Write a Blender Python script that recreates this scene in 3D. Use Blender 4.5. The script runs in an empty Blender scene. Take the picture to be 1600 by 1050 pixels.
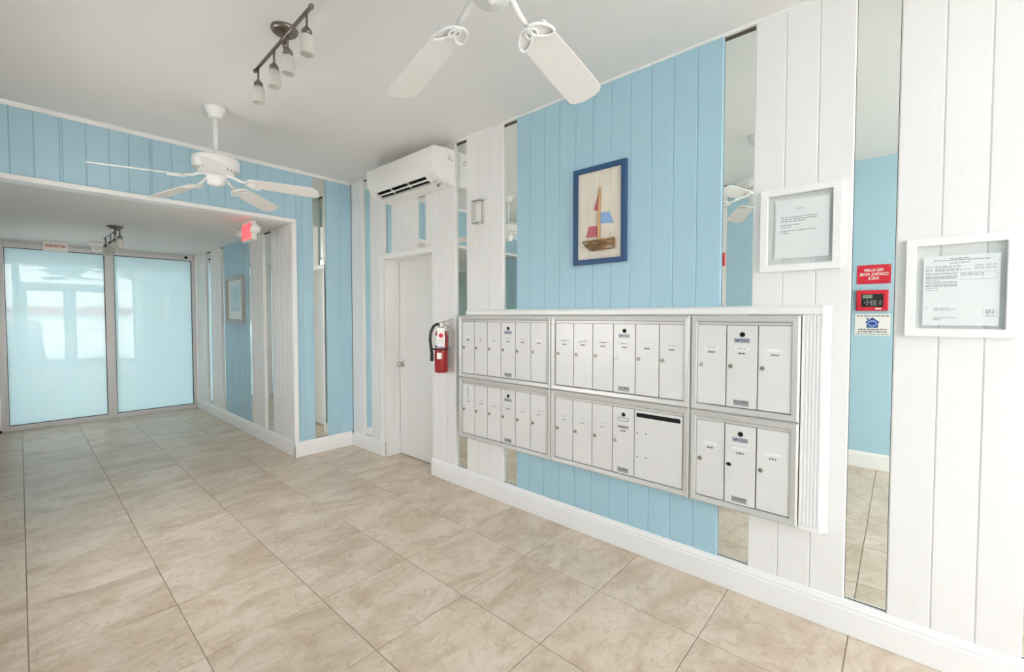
import bpy, bmesh, math, random
from mathutils import Vector, Matrix
R = math.radians
PI = math.pi
random.seed(7)
sc = bpy.context.scene
C = sc.collection

# ------------------------------------------------------------------ camera, light, exposure
cam_d = bpy.data.cameras.new('camera')
cam_d.sensor_width = 36.0
cam_d.lens = 15.4325
cam_d.shift_x = 0.0041
cam_d.shift_y = -0.00656
cam_d.clip_start = 0.02
cam_d.clip_end = 200
cam = bpy.data.objects.new('camera', cam_d)
C.objects.link(cam)
cam.location = (-2.509, -4.612, 1.46)
cam.rotation_euler = (R(90 - 1.765), R(0.0), R(-48.054))
sc.camera = cam

world = bpy.data.worlds.new('world')
sc.world = world
world.use_nodes = True
wn = world.node_tree
wn.nodes.clear()
w_out = wn.nodes.new('ShaderNodeOutputWorld')
w_bg = wn.nodes.new('ShaderNodeBackground')
w_tc = wn.nodes.new('ShaderNodeTexCoord')
w_sep = wn.nodes.new('ShaderNodeSeparateXYZ')
w_ramp = wn.nodes.new('ShaderNodeValToRGB')
w_ramp.color_ramp.elements[0].position = 0.0
w_ramp.color_ramp.elements[0].color = (1.0, 0.952, 0.965, 1)
w_ramp.color_ramp.elements[1].position = 0.8
w_ramp.color_ramp.elements[1].color = (0.925, 0.935, 1.0, 1)
w_bg.inputs['Strength'].default_value = 8.0
wn.links.new(w_tc.outputs['Generated'], w_sep.inputs[0])
wn.links.new(w_sep.outputs['Z'], w_ramp.inputs[0])
wn.links.new(w_ramp.outputs[0], w_bg.inputs['Color'])
wn.links.new(w_bg.outputs[0], w_out.inputs['Surface'])

sun_d = bpy.data.lights.new('sun', 'SUN')
sun_d.energy = 16.0
sun_d.angle = R(1.0)
sun_d.color = (1.0, 0.95, 0.88)
sun = bpy.data.objects.new('sun', sun_d)
C.objects.link(sun)
sun.rotation_euler = (R(-38), 0, R(12))

def portal(name, loc, sx, sy, rot):
    d = bpy.data.lights.new(name, 'AREA')
    d.shape = 'RECTANGLE'
    d.size, d.size_y = sx, sy
    d.cycles.is_portal = True
    o = bpy.data.objects.new(name, d)
    C.objects.link(o)
    o.location = loc
    o.rotation_euler = rot
portal('entrance_portal', (-1.42, -6.52, 1.5), 2.85, 2.95, (R(90), 0, 0))
portal('side_fill_portal', (-3.02, -1.45, 1.40), 1.30, 1.10, (R(90), 0, R(-90)))  # portal for the added, unseen lobby side window
portal('hall_side_fill_portal', (-3.02, 2.82, 1.30), 0.60, 0.70, (R(90), 0, R(-90)))  # portal for the added, unseen hall side window
portal('hall_back_portal', (-1.70, 3.95, 1.2), 2.2, 2.4, (R(-90), 0, 0))  # open sky added behind the frosted glass to brighten the hall

sc.view_settings.view_transform = 'Standard'
sc.view_settings.look = 'None'
sc.view_settings.gamma = 1.0
sc.view_settings.exposure = 0.22
sc.view_settings.use_curve_mapping = False
try:
    sc.cycles.use_denoising = True
    sc.cycles.max_bounces = 16
    sc.cycles.diffuse_bounces = 8
    sc.cycles.glossy_bounces = 6
    sc.cycles.transparent_max_bounces = 12
    sc.cycles.sample_clamp_indirect = 6.0
    sc.cycles.caustics_reflective = True
except Exception:
    pass

# ------------------------------------------------------------------ helpers: mesh
class MB:
    def __init__(self):
        self.bm = bmesh.new()
    def face(self, vs):
        try:
            return self.bm.faces.new(vs)
        except ValueError:
            return None
    def box(self, x0, x1, y0, y1, z0, z1, bev=0.0, seg=1):
        x0, x1 = sorted((x0, x1)); y0, y1 = sorted((y0, y1)); z0, z1 = sorted((z0, z1))
        v = [self.bm.verts.new(p) for p in ((x0,y0,z0),(x1,y0,z0),(x1,y1,z0),(x0,y1,z0),(x0,y0,z1),(x1,y0,z1),(x1,y1,z1),(x0,y1,z1))]
        fs = [self.face([v[i] for i in q]) for q in ((0,3,2,1),(4,5,6,7),(0,1,5,4),(1,2,6,5),(2,3,7,6),(3,0,4,7))]
        if bev > 0:
            es = list({e for f in fs for e in f.edges})
            bmesh.ops.bevel(self.bm, geom=es, offset=bev, segments=seg, affect='EDGES', profile=0.5)
        return self
    def prism(self, pts, axis, a0, a1):
        """extrude a 2D outline along axis; the 2D coords are the other two axes in xyz order"""
        def p3(p, a):
            if axis == 'x': return (a, p[0], p[1])
            if axis == 'y': return (p[0], a, p[1])
            return (p[0], p[1], a)
        A = [self.bm.verts.new(p3(p, a0)) for p in pts]
        B = [self.bm.verts.new(p3(p, a1)) for p in pts]
        n = len(pts)
        for i in range(n):
            j = (i + 1) % n
            self.face([A[i], A[j], B[j], B[i]])
        self.face(A[::-1]); self.face(B)
        return self
    def lathe(self, prof, c=(0,0,0), seg=24, axis='z', smooth=True):
        """prof: list of (r, h) along the axis"""
        rings = []
        for r, h in prof:
            if r < 1e-6:
                rings.append([self.bm.verts.new(self._ax(axis, c, 0, 0, h))])
            else:
                rings.append([self.bm.verts.new(self._ax(axis, c, r*math.cos(2*PI*k/seg), r*math.sin(2*PI*k/seg), h)) for k in range(seg)])
        for a, b in zip(rings[:-1], rings[1:]):
            for k in range(seg):
                k2 = (k+1) % seg
                if len(a) == 1 and len(b) == 1: continue
                if len(a) == 1: f = self.face([a[0], b[k], b[k2]])
                elif len(b) == 1: f = self.face([a[k], a[k2], b[0]])
                else: f = self.face([a[k], a[k2], b[k2], b[k]])
                if f and smooth: f.smooth = True
        return self
    def _ax(self, axis, c, u, v, h):
        if axis == 'z': return (c[0]+u, c[1]+v, c[2]+h)
        if axis == 'y': return (c[0]+u, c[1]+h, c[2]+v)
        return (c[0]+h, c[1]+u, c[2]+v)
    def cyl(self, c, r, h, axis='z', seg=16):
        return self.lathe([(0,0),(r,0),(r,h),(0,h)], c, seg, axis, smooth=False) if seg < 8 else self._cyl(c, r, h, axis, seg)
    def _cyl(self, c, r, h, axis, seg):
        A = [self.bm.verts.new(self._ax(axis, c, r*math.cos(2*PI*k/seg), r*math.sin(2*PI*k/seg), 0)) for k in range(seg)]
        B = [self.bm.verts.new(self._ax(axis, c, r*math.cos(2*PI*k/seg), r*math.sin(2*PI*k/seg), h)) for k in range(seg)]
        for k in range(seg):
            f = self.face([A[k], A[(k+1)%seg], B[(k+1)%seg], B[k]])
            if f: f.smooth = True
        self.face(A[::-1]); self.face(B)
        return self
    def tube(self, pts, r, seg=10, closed=False):
        pts = [Vector(p) for p in pts]
        n = len(pts)
        rs = r if isinstance(r, (list, tuple)) else [r]*n
        rings = []
        prev = None
        for i in range(n):
            if closed:
                d = pts[(i+1)%n] - pts[i-1]
            else:
                d = pts[min(i+1, n-1)] - pts[max(i-1, 0)]
            d.normalize()
            ref = prev if prev is not None else (Vector((0,0,1)) if abs(d.z) < 0.9 else Vector((1,0,0)))
            s = ref - d*ref.dot(d)
            if s.length < 1e-5: s = d.orthogonal()
            s.normalize(); prev = s
            t = d.cross(s)
            rings.append([self.bm.verts.new(pts[i] + s*(rs[i]*math.cos(2*PI*k/seg)) + t*(rs[i]*math.sin(2*PI*k/seg))) for k in range(seg)])
        m = n if closed else n-1
        for i in range(m):
            a, b = rings[i], rings[(i+1)%n]
            for k in range(seg):
                f = self.face([a[k], a[(k+1)%seg], b[(k+1)%seg], b[k]])
                if f: f.smooth = True
        if not closed:
            self.face(rings[0][::-1]); self.face(rings[-1])
        return self
    def rect_sweep(self, x0, x1, z0, z1, prof):
        """mitred frame in the XZ plane: prof = [(inset, y)] walked from outside to inside"""
        rings = []
        for ins, y in prof:
            rings.append([self.bm.verts.new(p) for p in ((x0+ins, y, z0+ins), (x1-ins, y, z0+ins), (x1-ins, y, z1-ins), (x0+ins, y, z1-ins))])
        for a, b in zip(rings[:-1], rings[1:]):
            for k in range(4):
                self.face([a[k], a[(k+1)%4], b[(k+1)%4], b[k]])
        return self
    def quad(self, pts):
        self.face([self.bm.verts.new(p) for p in pts]); return self
    def poly(self, pts, th, axis='y'):
        return self.prism(pts, axis, 0, th)
    def xform(self, M):
        bmesh.ops.transform(self.bm, matrix=M, verts=self.bm.verts); return self
    def mesh(self, name, mat):
        bmesh.ops.recalc_face_normals(self.bm, faces=self.bm.faces)
        me = bpy.data.meshes.new(name)
        self.bm.to_mesh(me); self.bm.free()
        if mat: me.materials.append(mat)
        return me

def link(name, me, parent=None, loc=(0,0,0), rot=(0,0,0)):
    o = bpy.data.objects.new(name, me)
    C.objects.link(o)
    if parent: o.parent = parent
    o.location = loc
    o.rotation_euler = rot
    return o
def obj(name, mb, mat, parent=None, loc=(0,0,0), rot=(0,0,0)):
    return link(name, mb.mesh(name, mat), parent, loc, rot)
def thing(name, label, cat, loc=(0,0,0), rotz=0, group=None):
    o = link(name, None, None, loc, (0,0,rotz))
    o['label'] = label; o['category'] = cat
    if group: o['group'] = group
    return o
def tag(o, label, cat, group=None):
    o['label'] = label; o['category'] = cat
    if group: o['group'] = group
    return o
def struct(name, mb, mat, loc=(0,0,0), rot=(0,0,0)):
    o = obj(name, mb, mat, None, loc, rot) if mb is not None else link(name, None, None, loc, rot)
    o['kind'] = 'structure'
    return o
def copy_tree(o, parent=None, depth=0):
    c = o.copy(); C.objects.link(c)
    if parent: c.parent = parent
    for ch in list(o.children): copy_tree(ch, c, depth+1)
    return c

_text_cache = {}
def text_mesh(body, size, mat, align='CENTER', bold=0.0, sx=1.0, spacing=1.0, line=1.0):
    """flat printed lettering in the XZ plane, facing -Y"""
    cu = bpy.data.curves.new('lettering', 'FONT')
    cu.body = body; cu.size = size; cu.align_x = align; cu.align_y = 'CENTER'
    cu.offset = bold; cu.space_character = spacing; cu.space_line = line
    cu.resolution_u = 3
    o = bpy.data.objects.new('lettering', cu); C.objects.link(o)
    dg = bpy.context.evaluated_depsgraph_get()
    me = bpy.data.meshes.new_from_object(o.evaluated_get(dg))
    bpy.data.objects.remove(o)
    me.transform(Matrix.Rotation(R(90), 4, 'X') @ Matrix.Scale(sx, 4, (1,0,0)))
    me.materials.clear(); me.materials.append(mat)
    return me

# ------------------------------------------------------------------ materials
def new_mat(name):
    m = bpy.data.materials.new(name); m.use_nodes = True
    nt = m.node_tree; nt.nodes.clear()
    out = nt.nodes.new('ShaderNodeOutputMaterial')
    p = nt.nodes.new('ShaderNodeBsdfPrincipled')
    nt.links.new(p.outputs[0], out.inputs[0])
    return m, nt, p, out
def N(nt, t, **kw):
    n = nt.nodes.new(t)
    for k, v in kw.items(): setattr(n, k, v)
    return n
def mat(name, col, rough=0.5, metal=0.0, var=0.04, scale=30.0, bump=0.0, stretch=(1,1,1), coat=0.0, rnd=0.0, spec=None, bscale=None):
    m, nt, p, out = new_mat(name)
    p.inputs['Roughness'].default_value = rough
    p.inputs['Metallic'].default_value = metal
    if coat: 
        p.inputs['Coat Weight'].default_value = coat
        p.inputs['Coat Roughness'].default_value = 0.05
    if spec is not None: p.inputs['Specular IOR Level'].default_value = spec
    tc = N(nt, 'ShaderNodeTexCoord'); mp = N(nt, 'ShaderNodeMapping')
    mp.inputs['Scale'].default_value = stretch
    nz = N(nt, 'ShaderNodeTexNoise'); nz.inputs['Scale'].default_value = scale; nz.inputs['Detail'].default_value = 4
    nt.links.new(tc.outputs['Object'], mp.inputs[0]); nt.links.new(mp.outputs[0], nz.inputs['Vector'])
    mix = N(nt, 'ShaderNodeMix', data_type='RGBA')
    lo = tuple(max(0, c*(1-var)) for c in col) + (1,)
    hi = tuple(min(1, c*(1+var)) for c in col) + (1,)
    mix.inputs['A'].default_value = lo; mix.inputs['B'].default_value = hi
    nt.links.new(nz.outputs['Fac'], mix.inputs['Factor'])
    last = mix.outputs['Result']
    if rnd:
        oi = N(nt, 'ShaderNodeObjectInfo')
        hsv = N(nt, 'ShaderNodeHueSaturation')
        mr = N(nt, 'ShaderNodeMapRange')
        mr.inputs['To Min'].default_value = 1-rnd; mr.inputs['To Max'].default_value = 1+rnd
        nt.links.new(oi.outputs['Random'], mr.inputs['Value'])
        nt.links.new(mr.outputs[0], hsv.inputs['Value'])
        nt.links.new(last, hsv.inputs['Color'])
        last = hsv.outputs['Color']
    nt.links.new(last, p.inputs['Base Color'])
    if bump:
        bp = N(nt, 'ShaderNodeBump'); bp.inputs['Strength'].default_value = bump; bp.inputs['Distance'].default_value = 0.002
        nt.links.new(nz.outputs['Fac'], bp.inputs['Height']); nt.links.new(bp.outputs[0], p.inputs['Normal'])
    return m
def emit_mat(name, col, strength, base=None):
    m, nt, p, out = new_mat(name)
    p.inputs['Base Color'].default_value = (base or col) + (1,)
    p.inputs['Emission Color'].default_value = col + (1,)
    p.inputs['Emission Strength'].default_value = strength
    return m
def clear_glass(name, tint=(0.96,0.985,0.97), refl=1.0, ior=1.45):
    m, nt, p, out = new_mat(name)
    nt.nodes.remove(p)
    tr = N(nt, 'ShaderNodeBsdfTransparent'); tr.inputs[0].default_value = tint + (1,)
    gl = N(nt, 'ShaderNodeBsdfGlossy'); gl.inputs['Roughness'].default_value = 0.0
    lw = N(nt, 'ShaderNodeLayerWeight'); lw.inputs['Blend'].default_value = 0.5
    pw = N(nt, 'ShaderNodeMath', operation='POWER'); pw.inputs[1].default_value = 5.0
    f0 = ((ior-1)/(ior+1))**2
    ma = N(nt, 'ShaderNodeMath', operation='MULTIPLY_ADD'); ma.inputs[1].default_value = 1-f0; ma.inputs[2].default_value = f0
    mx = N(nt, 'ShaderNodeMixShader')
    nt.links.new(lw.outputs['Facing'], pw.inputs[0]); nt.links.new(pw.outputs[0], ma.inputs[0]); nt.links.new(ma.outputs[0], mx.inputs[0]); nt.links.new(tr.outputs[0], mx.inputs[1]); nt.links.new(gl.outputs[0], mx.inputs[2])
    nt.links.new(mx.outputs[0], out.inputs[0])
    return m

WHITE = (0.83, 0.825, 0.815)
BLUE = (0.40, 0.61, 0.72)
M = {}
M['white_plank'] = mat('white_painted_wood', WHITE, 0.42, var=0.02, scale=14, bump=0.05, stretch=(6,6,0.6), rnd=0.012)
M['blue_plank'] = mat('blue_painted_wood', BLUE, 0.45, var=0.03, scale=14, bump=0.05, stretch=(6,6,0.6), rnd=0.015)
M['white_trim'] = mat('white_gloss_trim', (0.86,0.86,0.85), 0.3, var=0.01, scale=8)
M['ceiling'] = mat('ceiling_paint', (0.80,0.79,0.775), 0.7, var=0.015, scale=3, bump=0.05)
M['substrate'] = mat('raw_backing_board', (0.10,0.085,0.065), 0.8, var=0.3, scale=20)
M['wall_body'] = mat('wall_plaster', (0.80,0.795,0.78), 0.6, var=0.02, scale=5)
M['blue_wall'] = mat('blue_wall_paint', BLUE, 0.5, var=0.02, scale=4)
M['door_paint'] = mat('door_paint', (0.82,0.82,0.80), 0.4, var=0.01, scale=5)
M['alu'] = mat('satin_aluminium', (0.65,0.645,0.625), 0.40, metal=0.4, var=0.03, scale=30, stretch=(1,1,20))
M['box_paint'] = mat('mailbox_door_paint', (0.78,0.775,0.765), 0.36, var=0.02, scale=12, rnd=0.02, metal=0.1)
M['gap'] = mat('mailbox_gap_grey', (0.36,0.355,0.34), 0.5)
M['black'] = mat('black_plastic', (0.012,0.012,0.012), 0.4)
M['dark_hole'] = mat('dark_opening', (0.005,0.005,0.005), 0.9)
M['dull_steel'] = mat('dull_steel_fitting', (0.33,0.30,0.27), 0.4, metal=0.7, var=0.1)
M['chrome'] = mat('nickel', (0.62,0.60,0.55), 0.22, metal=1.0)
M['brass'] = mat('worn_lock_brass', (0.40,0.37,0.29), 0.32, metal=0.9, var=0.2, scale=200)
M['plate'] = mat('stamped_metal_plate', (0.42,0.43,0.44), 0.4, metal=0.4)
M['card'] = mat('white_name_card', (0.86,0.86,0.84), 0.5, var=0.01)
M['ink'] = mat('grey_print', (0.16,0.16,0.17), 0.7)
M['ink_light'] = mat('faint_print', (0.40,0.40,0.41), 0.7)
M['ink_blue'] = mat('blue_print', (0.03,0.22,0.42), 0.6)
M['paper'] = mat('printer_paper', (0.88,0.88,0.89), 0.7, var=0.005)
M['red'] = mat('extinguisher_red', (0.33,0.006,0.014), 0.25, coat=0.5, var=0.05)
M['sign_red'] = mat('sign_red', (0.66,0.015,0.04), 0.4)
M['white_plastic'] = mat('white_plastic', (0.86,0.85,0.82), 0.35, var=0.01)
M['fan_white'] = mat('white_enamel', (0.87,0.87,0.86), 0.3, var=0.01)
M['fan_blade'] = mat('fan_blade_white', (0.84,0.81,0.78), 0.4, var=0.02)
M['bronze'] = mat('brushed_bronze', (0.24,0.21,0.185), 0.28, metal=0.95, var=0.12, scale=60)
M['navy'] = mat('navy_painted_frame', (0.022,0.075,0.19), 0.5, var=0.2, scale=25)
M['driftwood'] = mat('driftwood', (0.34,0.19,0.08), 0.7, var=0.45, scale=25, bump=0.3, stretch=(1,1,6), rnd=0.35)
M['mast_wood'] = mat('pale_stick', (0.60,0.36,0.17), 0.7, var=0.2, scale=30)
M['cream_board'] = mat('whitewashed_board', (0.76,0.70,0.60), 0.7, var=0.10, scale=10, stretch=(5,5,0.8), rnd=0.04, bump=0.2)
M['sail_red'] = mat('faded_red_cloth', (0.56,0.16,0.20), 0.85, var=0.12, scale=40)
M['sail_blue'] = mat('faded_blue_cloth', (0.28,0.45,0.75), 0.85, var=0.12, scale=40)
M['sail_white'] = mat('cream_cloth', (0.78,0.71,0.61), 0.85, var=0.05, scale=40)
M['silver'] = mat('pewter_frame', (0.42,0.40,0.37), 0.4, metal=0.5)
M['mat_board'] = mat('picture_mat', (0.78,0.78,0.73), 0.8, var=0.01)
M['grille_dark'] = mat('vent_dark', (0.03,0.03,0.03), 0.6)
M['steel'] = mat('brushed_steel', (0.50,0.53,0.50), 0.35, metal=0.8)
M['frame_white'] = mat('white_aluminium_frame', (0.72,0.70,0.70), 0.35, var=0.01)
M['gasket'] = mat('dark_gasket', (0.05,0.055,0.055), 0.5)
M['glass'] = clear_glass('clear_glass', (0.985,0.99,0.985))
M['notice_glass'] = clear_glass('picture_glass', (0.985,0.992,0.985))
M['lens'] = clear_glass('frosted_lens', (0.965,0.965,0.955), ior=1.35)
M['pavement'] = mat('concrete_pavement', (0.55,0.53,0.50), 0.9, var=0.1, scale=2)
M['stucco'] = mat('white_stucco', (0.80,0.78,0.74), 0.9, var=0.03, scale=6)
M['roof_red'] = mat('red_clay_edge', (0.45,0.10,0.07), 0.8, var=0.15)
M['car_paint'] = mat('car_paint_grey', (0.10,0.11,0.12), 0.25, coat=0.8)
M['tyre'] = mat('tyre_rubber', (0.02,0.02,0.02), 0.8)
M['far_glass'] = mat('dark_window_glass', (0.12,0.17,0.22), 0.1)
M['lcd'] = mat('green_display', (0.22,0.30,0.24), 0.3)
M['house_blue'] = mat('print_blue', (0.02,0.05,0.28), 0.5)
M['house_pale'] = mat('print_pale_blue', (0.22,0.36,0.72), 0.5)
M['exit_glow'] = emit_mat('exit_letter_glow', (1.0, 0.05, 0.08), 1.6, (0.6,0.05,0.06))
M['exit_face'] = emit_mat('exit_face_glow', (1.0, 0.16, 0.18), 0.55, (0.7,0.30,0.30))

# mirror
m, nt, p, out = new_mat('silvered_mirror')
p.inputs['Base Color'].default_value = (0.90,0.945,0.915,1); p.inputs['Metallic'].default_value = 1.0; p.inputs['Roughness'].default_value = 0.0
M['mirror'] = m
# aqua glass with a clear surface
m, nt, p, out = new_mat('aqua_backed_glass')
p.inputs['Base Color'].default_value = (0.66,0.82,0.85,1); p.inputs['Roughness'].default_value = 0.6
p.inputs['Coat Weight'].default_value = 1.0; p.inputs['Coat Roughness'].default_value = 0.0; p.inputs['Coat IOR'].default_value = 1.52
tc = N(nt,'ShaderNodeTexCoord'); nz = N(nt,'ShaderNodeTexNoise'); nz.inputs['Scale'].default_value = 2.2
bp = N(nt,'ShaderNodeBump'); bp.inputs['Strength'].default_value = 0.02; bp.inputs['Distance'].default_value = 0.01
nt.links.new(tc.outputs['Object'], nz.inputs['Vector']); nt.links.new(nz.outputs['Fac'], bp.inputs['Height']); nt.links.new(bp.outputs[0], p.inputs['Coat Normal'])
tl = N(nt,'ShaderNodeBsdfTranslucent'); tl.inputs[0].default_value = (0.80,0.93,0.97,1)
mx = N(nt,'ShaderNodeMixShader'); mx.inputs[0].default_value = 0.14  # translucent share added so daylight from behind lifts the hall
nt.links.new(p.outputs[0], mx.inputs[1]); nt.links.new(tl.outputs[0], mx.inputs[2]); nt.links.new(mx.outputs[0], out.inputs[0])
M['aqua'] = m
# alabaster lamp shade
m, nt, p, out = new_mat('alabaster_glass')
p.inputs['Base Color'].default_value = (0.86,0.84,0.78,1); p.inputs['Roughness'].default_value = 0.35
p.inputs['Transmission Weight'].default_value = 0.25; p.inputs['Subsurface Weight'].default_value = 0.0
M['alabaster'] = m
# travertine tile
m, nt, p, out = new_mat('travertine_tile')
tc = N(nt,'ShaderNodeTexCoord'); oi = N(nt,'ShaderNodeObjectInfo')
cmb = N(nt,'ShaderNodeVectorMath', operation='SCALE'); cmb.inputs[0].default_value = (37.0, 61.0, 17.0)
add = N(nt,'ShaderNodeVectorMath', operation='ADD')
nt.links.new(oi.outputs['Random'], cmb.inputs['Scale'])
nt.links.new(tc.outputs['Object'], add.inputs[0]); nt.links.new(cmb.outputs[0], add.inputs[1])
mp = N(nt,'ShaderNodeMapping'); mp.inputs['Scale'].default_value = (1.0, 1.7, 1.0); mp.inputs['Rotation'].default_value = (0,0,R(8))
nt.links.new(add.outputs[0], mp.inputs[0])
n1 = N(nt,'ShaderNodeTexNoise'); n1.inputs['Scale'].default_value = 3.2; n1.inputs['Detail'].default_value = 9; n1.inputs['Roughness'].default_value = 0.66; n1.inputs['Distortion'].default_value = 0.6
n2 = N(nt,'ShaderNodeTexNoise'); n2.inputs['Scale'].default_value = 17; n2.inputs['Detail'].default_value = 8; n2.inputs['Roughness'].default_value = 0.7; n2.inputs['Distortion'].default_value = 1.4
nt.links.new(mp.outputs[0], n1.inputs['Vector']); nt.links.new(add.outputs[0], n2.inputs['Vector'])
r1 = N(nt,'ShaderNodeValToRGB'); cr = r1.color_ramp
cr.elements[0].position = 0.30; cr.elements[0].color = (0.50,0.385,0.275,1)
cr.elements[1].position = 0.72; cr.elements[1].color = (0.74,0.65,0.545,1)
e = cr.elements.new(0.45); e.color = (0.61,0.50,0.385,1)
e = cr.elements.new(0.56); e.color = (0.69,0.59,0.475,1)
nt.links.new(n1.outputs['Fac'], r1.inputs[0])
r2 = N(nt,'ShaderNodeValToRGB'); cr = r2.color_ramp
cr.elements[0].position = 0.32; cr.elements[0].color = (0.66,0.58,0.50,1)
cr.elements[1].position = 0.50; cr.elements[1].color = (1,1,1,1)
nt.links.new(n2.outputs['Fac'], r2.inputs[0])
mu = N(nt,'ShaderNodeMix', data_type='RGBA', blend_type='MULTIPLY'); mu.inputs['Factor'].default_value = 0.6
nt.links.new(r1.outputs[0], mu.inputs['A']); nt.links.new(r2.outputs[0], mu.inputs['B'])
hs = N(nt,'ShaderNodeHueSaturation'); mr = N(nt,'ShaderNodeMapRange'); mr.inputs['To Min'].default_value = 0.96; mr.inputs['To Max'].default_value = 1.04
nt.links.new(oi.outputs['Random'], mr.inputs['Value']); nt.links.new(mr.outputs[0], hs.inputs['Value']); nt.links.new(mu.outputs['Result'], hs.inputs['Color'])
nt.links.new(hs.outputs[0], p.inputs['Base Color'])
rr = N(nt,'ShaderNodeMapRange'); rr.inputs['To Min'].default_value = 0.24; rr.inputs['To Max'].default_value = 0.44
nt.links.new(n1.outputs['Fac'], rr.inputs['Value']); nt.links.new(rr.outputs[0], p.inputs['Roughness'])
bp = N(nt,'ShaderNodeBump'); bp.inputs['Strength'].default_value = 0.12; bp.inputs['Distance'].default_value = 0.003
nt.links.new(n1.outputs['Fac'], bp.inputs['Height']); nt.links.new(bp.outputs[0], p.inputs['Normal'])
M['tile'] = m
M['grout'] = mat('dark_grout', (0.30,0.25,0.19), 0.9, var=0.15, scale=40)
# faded print in the hall: a pale wash from white to blue
m, nt, p, out = new_mat('seaside_print')
tc = N(nt,'ShaderNodeTexCoord'); sp = N(nt,'ShaderNodeSeparateXYZ'); rp = N(nt,'ShaderNodeValToRGB'); cr = rp.color_ramp
cr.elements[0].position = 0.0; cr.elements[0].color = (0.55,0.66,0.62,1)
cr.elements[1].position = 1.0; cr.elements[1].color = (0.42,0.60,0.72,1)
e = cr.elements.new(0.10); e.color = (0.20,0.36,0.48,1)
e = cr.elements.new(0.16); e.color = (0.48,0.66,0.72,1)
e = cr.elements.new(0.6); e.color = (0.32,0.55,0.66,1)
nt.links.new(tc.outputs['Generated'], sp.inputs[0]); nt.links.new(sp.outputs['Z'], rp.inputs[0]); nt.links.new(rp.outputs[0], p.inputs['Base Color'])
M['print'] = m

# ------------------------------------------------------------------ room dimensions (metres)
XL, XR = -2.85, 0.0            # left wall face, plank face of the mailbox wall
YF = -6.40                     # entrance wall
XH = -0.63                     # face of the hall's right wall
YG = 3.742                     # glass partition at the end of the hall
H, HH = 2.94, 2.405            # lobby and hall ceiling
BB = 0.155                     # baseboard height

# ------------------------------------------------------------------ floor
fl = MB(); fl.box(XL-0.1, 0.35, YF-0.1, YG+0.1, -0.12, -0.004)
floor = struct('floor', fl, M['grout'])
tile_cache = {}
def tile(x0, x1, y0, y1):
    w, d = round(x1-x0, 4), round(y1-y0, 4)
    if w < 0.02 or d < 0.02: return
    if (w, d) not in tile_cache:
        b = MB(); g = 0.0018
        x, y = w/2-g, d/2-g; c = 0.002
        bot = [b.bm.verts.new(q) for q in ((-x,-y,-0.006),(x,-y,-0.006),(x,y,-0.006),(-x,y,-0.006))]
        mid = [b.bm.verts.new(q) for q in ((-x,-y,-c*0.6),(x,-y,-c*0.6),(x,y,-c*0.6),(-x,y,-c*0.6))]
        top = [b.bm.verts.new(q) for q in ((-x+c,-y+c,0),(x-c,-y+c,0),(x-c,y-c,0),(-x+c,y-c,0))]
        for A, B in ((bot, mid), (mid, top)):
            for k in range(4): b.face([A[k], A[(k+1)%4], B[(k+1)%4], B[k]])
        b.face(top)
        tile_cache[(w, d)] = b.mesh('tile', M['tile'])
    link('tile', tile_cache[(w, d)], floor, ((x0+x1)/2, (y0+y1)/2, 0))
T = 0.508
gx = [XL] + sorted([-0.4834 - i*T for i in range(5)]) + [0.02]
y0t = -2.4243
gy = [YF]
yy = y0t - 7*T
while yy < YG:
    if yy > YF+0.02: gy.append(yy)
    yy += T
gy.append(YG)
for i in range(len(gx)-1):
    for j in range(len(gy)-1):
        xa, xb = gx[i], gx[i+1]
        ya, yb = gy[j], gy[j+1]
        if xb > 0 and ya >= -1.6 and yb < -0.5:
            pass
        if ya >= 0.02 and xb > XH + 0.03:
            if xa > XH: continue
            xb = XH + 0.02
        tile(xa, xb, ya, yb)
# threshold piece inside the door recess
tile(0.02, 0.20, -1.43, -0.66)

# ------------------------------------------------------------------ walls
def plank_mesh(w, h, th, m, cache={}):
    k = (round(w,3), round(h,3), round(th,3), m)
    if k not in cache:
        b = MB(); c = 0.0045; g = 0.0002
        # local: width along x, front at y=0 facing -y, z up from 0
        b.prism([(g+c,0),(w-g-c,0),(w-g,c),(w-g,th),(g,th),(g,c)], 'z', 0, h)
        cache[k] = b.mesh('plank', M[m])
    return cache[k]
def plank_r(parent, y0, y1, z0, z1, m, x=0.0, th=0.0185):
    """plank on a wall facing -X; spans y0 > y1"""
    y0, y1 = max(y0,y1), min(y0,y1)
    return link('plank', plank_mesh(y0-y1, z1-z0, th, m), parent, (x, y0, z0), (0,0,R(-90)))
def plank_b(parent, x0, x1, z0, z1, m, y=0.0, th=0.0185):
    """plank on a wall facing -Y"""
    return link('plank', plank_mesh(x1-x0, z1-z0, th, m), parent, (x0, y, z0))
def plank_l(parent, y0, y1, z0, z1, m, x=XL, th=0.0185):
    """plank on a wall facing +X; y0 < y1"""
    return link('plank', plank_mesh(y1-y0, z1-z0, th, m), parent, (x, y0, z0), (0,0,R(90)))

DY0, DY1 = -0.66, -1.43        # door opening
b = MB()
b.box(0.02, 0.16, 0.02, DY0, 0.0, H)
b.box(0.02, 0.16, DY0, DY1, 2.045, H)
b.box(0.02, 0.16, DY1, YF-0.1, 0.0, H)
b.box(0.161, 0.32, 0.02, DY0+0.02, 0.0, H)
b.box(0.161, 0.32, DY0+0.02, DY1-0.02, 2.06, H)
b.box(0.161, 0.32, DY1-0.02, YF-0.1, 0.0, H)
b.box(0.325, 0.34, 0.02, -2.0, 0.0, H)
wall_right = struct('wall_right', b, M['substrate'])
ZT = 2.926
def run_r(ys, m, z0=BB, z1=ZT, parent=None, x=0.0):
    for a, c in zip(ys[:-1], ys[1:]): plank_r(parent or wall_right, a, c, z0, z1, m, x)
run_r([0.0, -0.125, -0.24], 'white_plank')
run_r([-0.39, -0.52, -0.655], 'white_plank')
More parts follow.
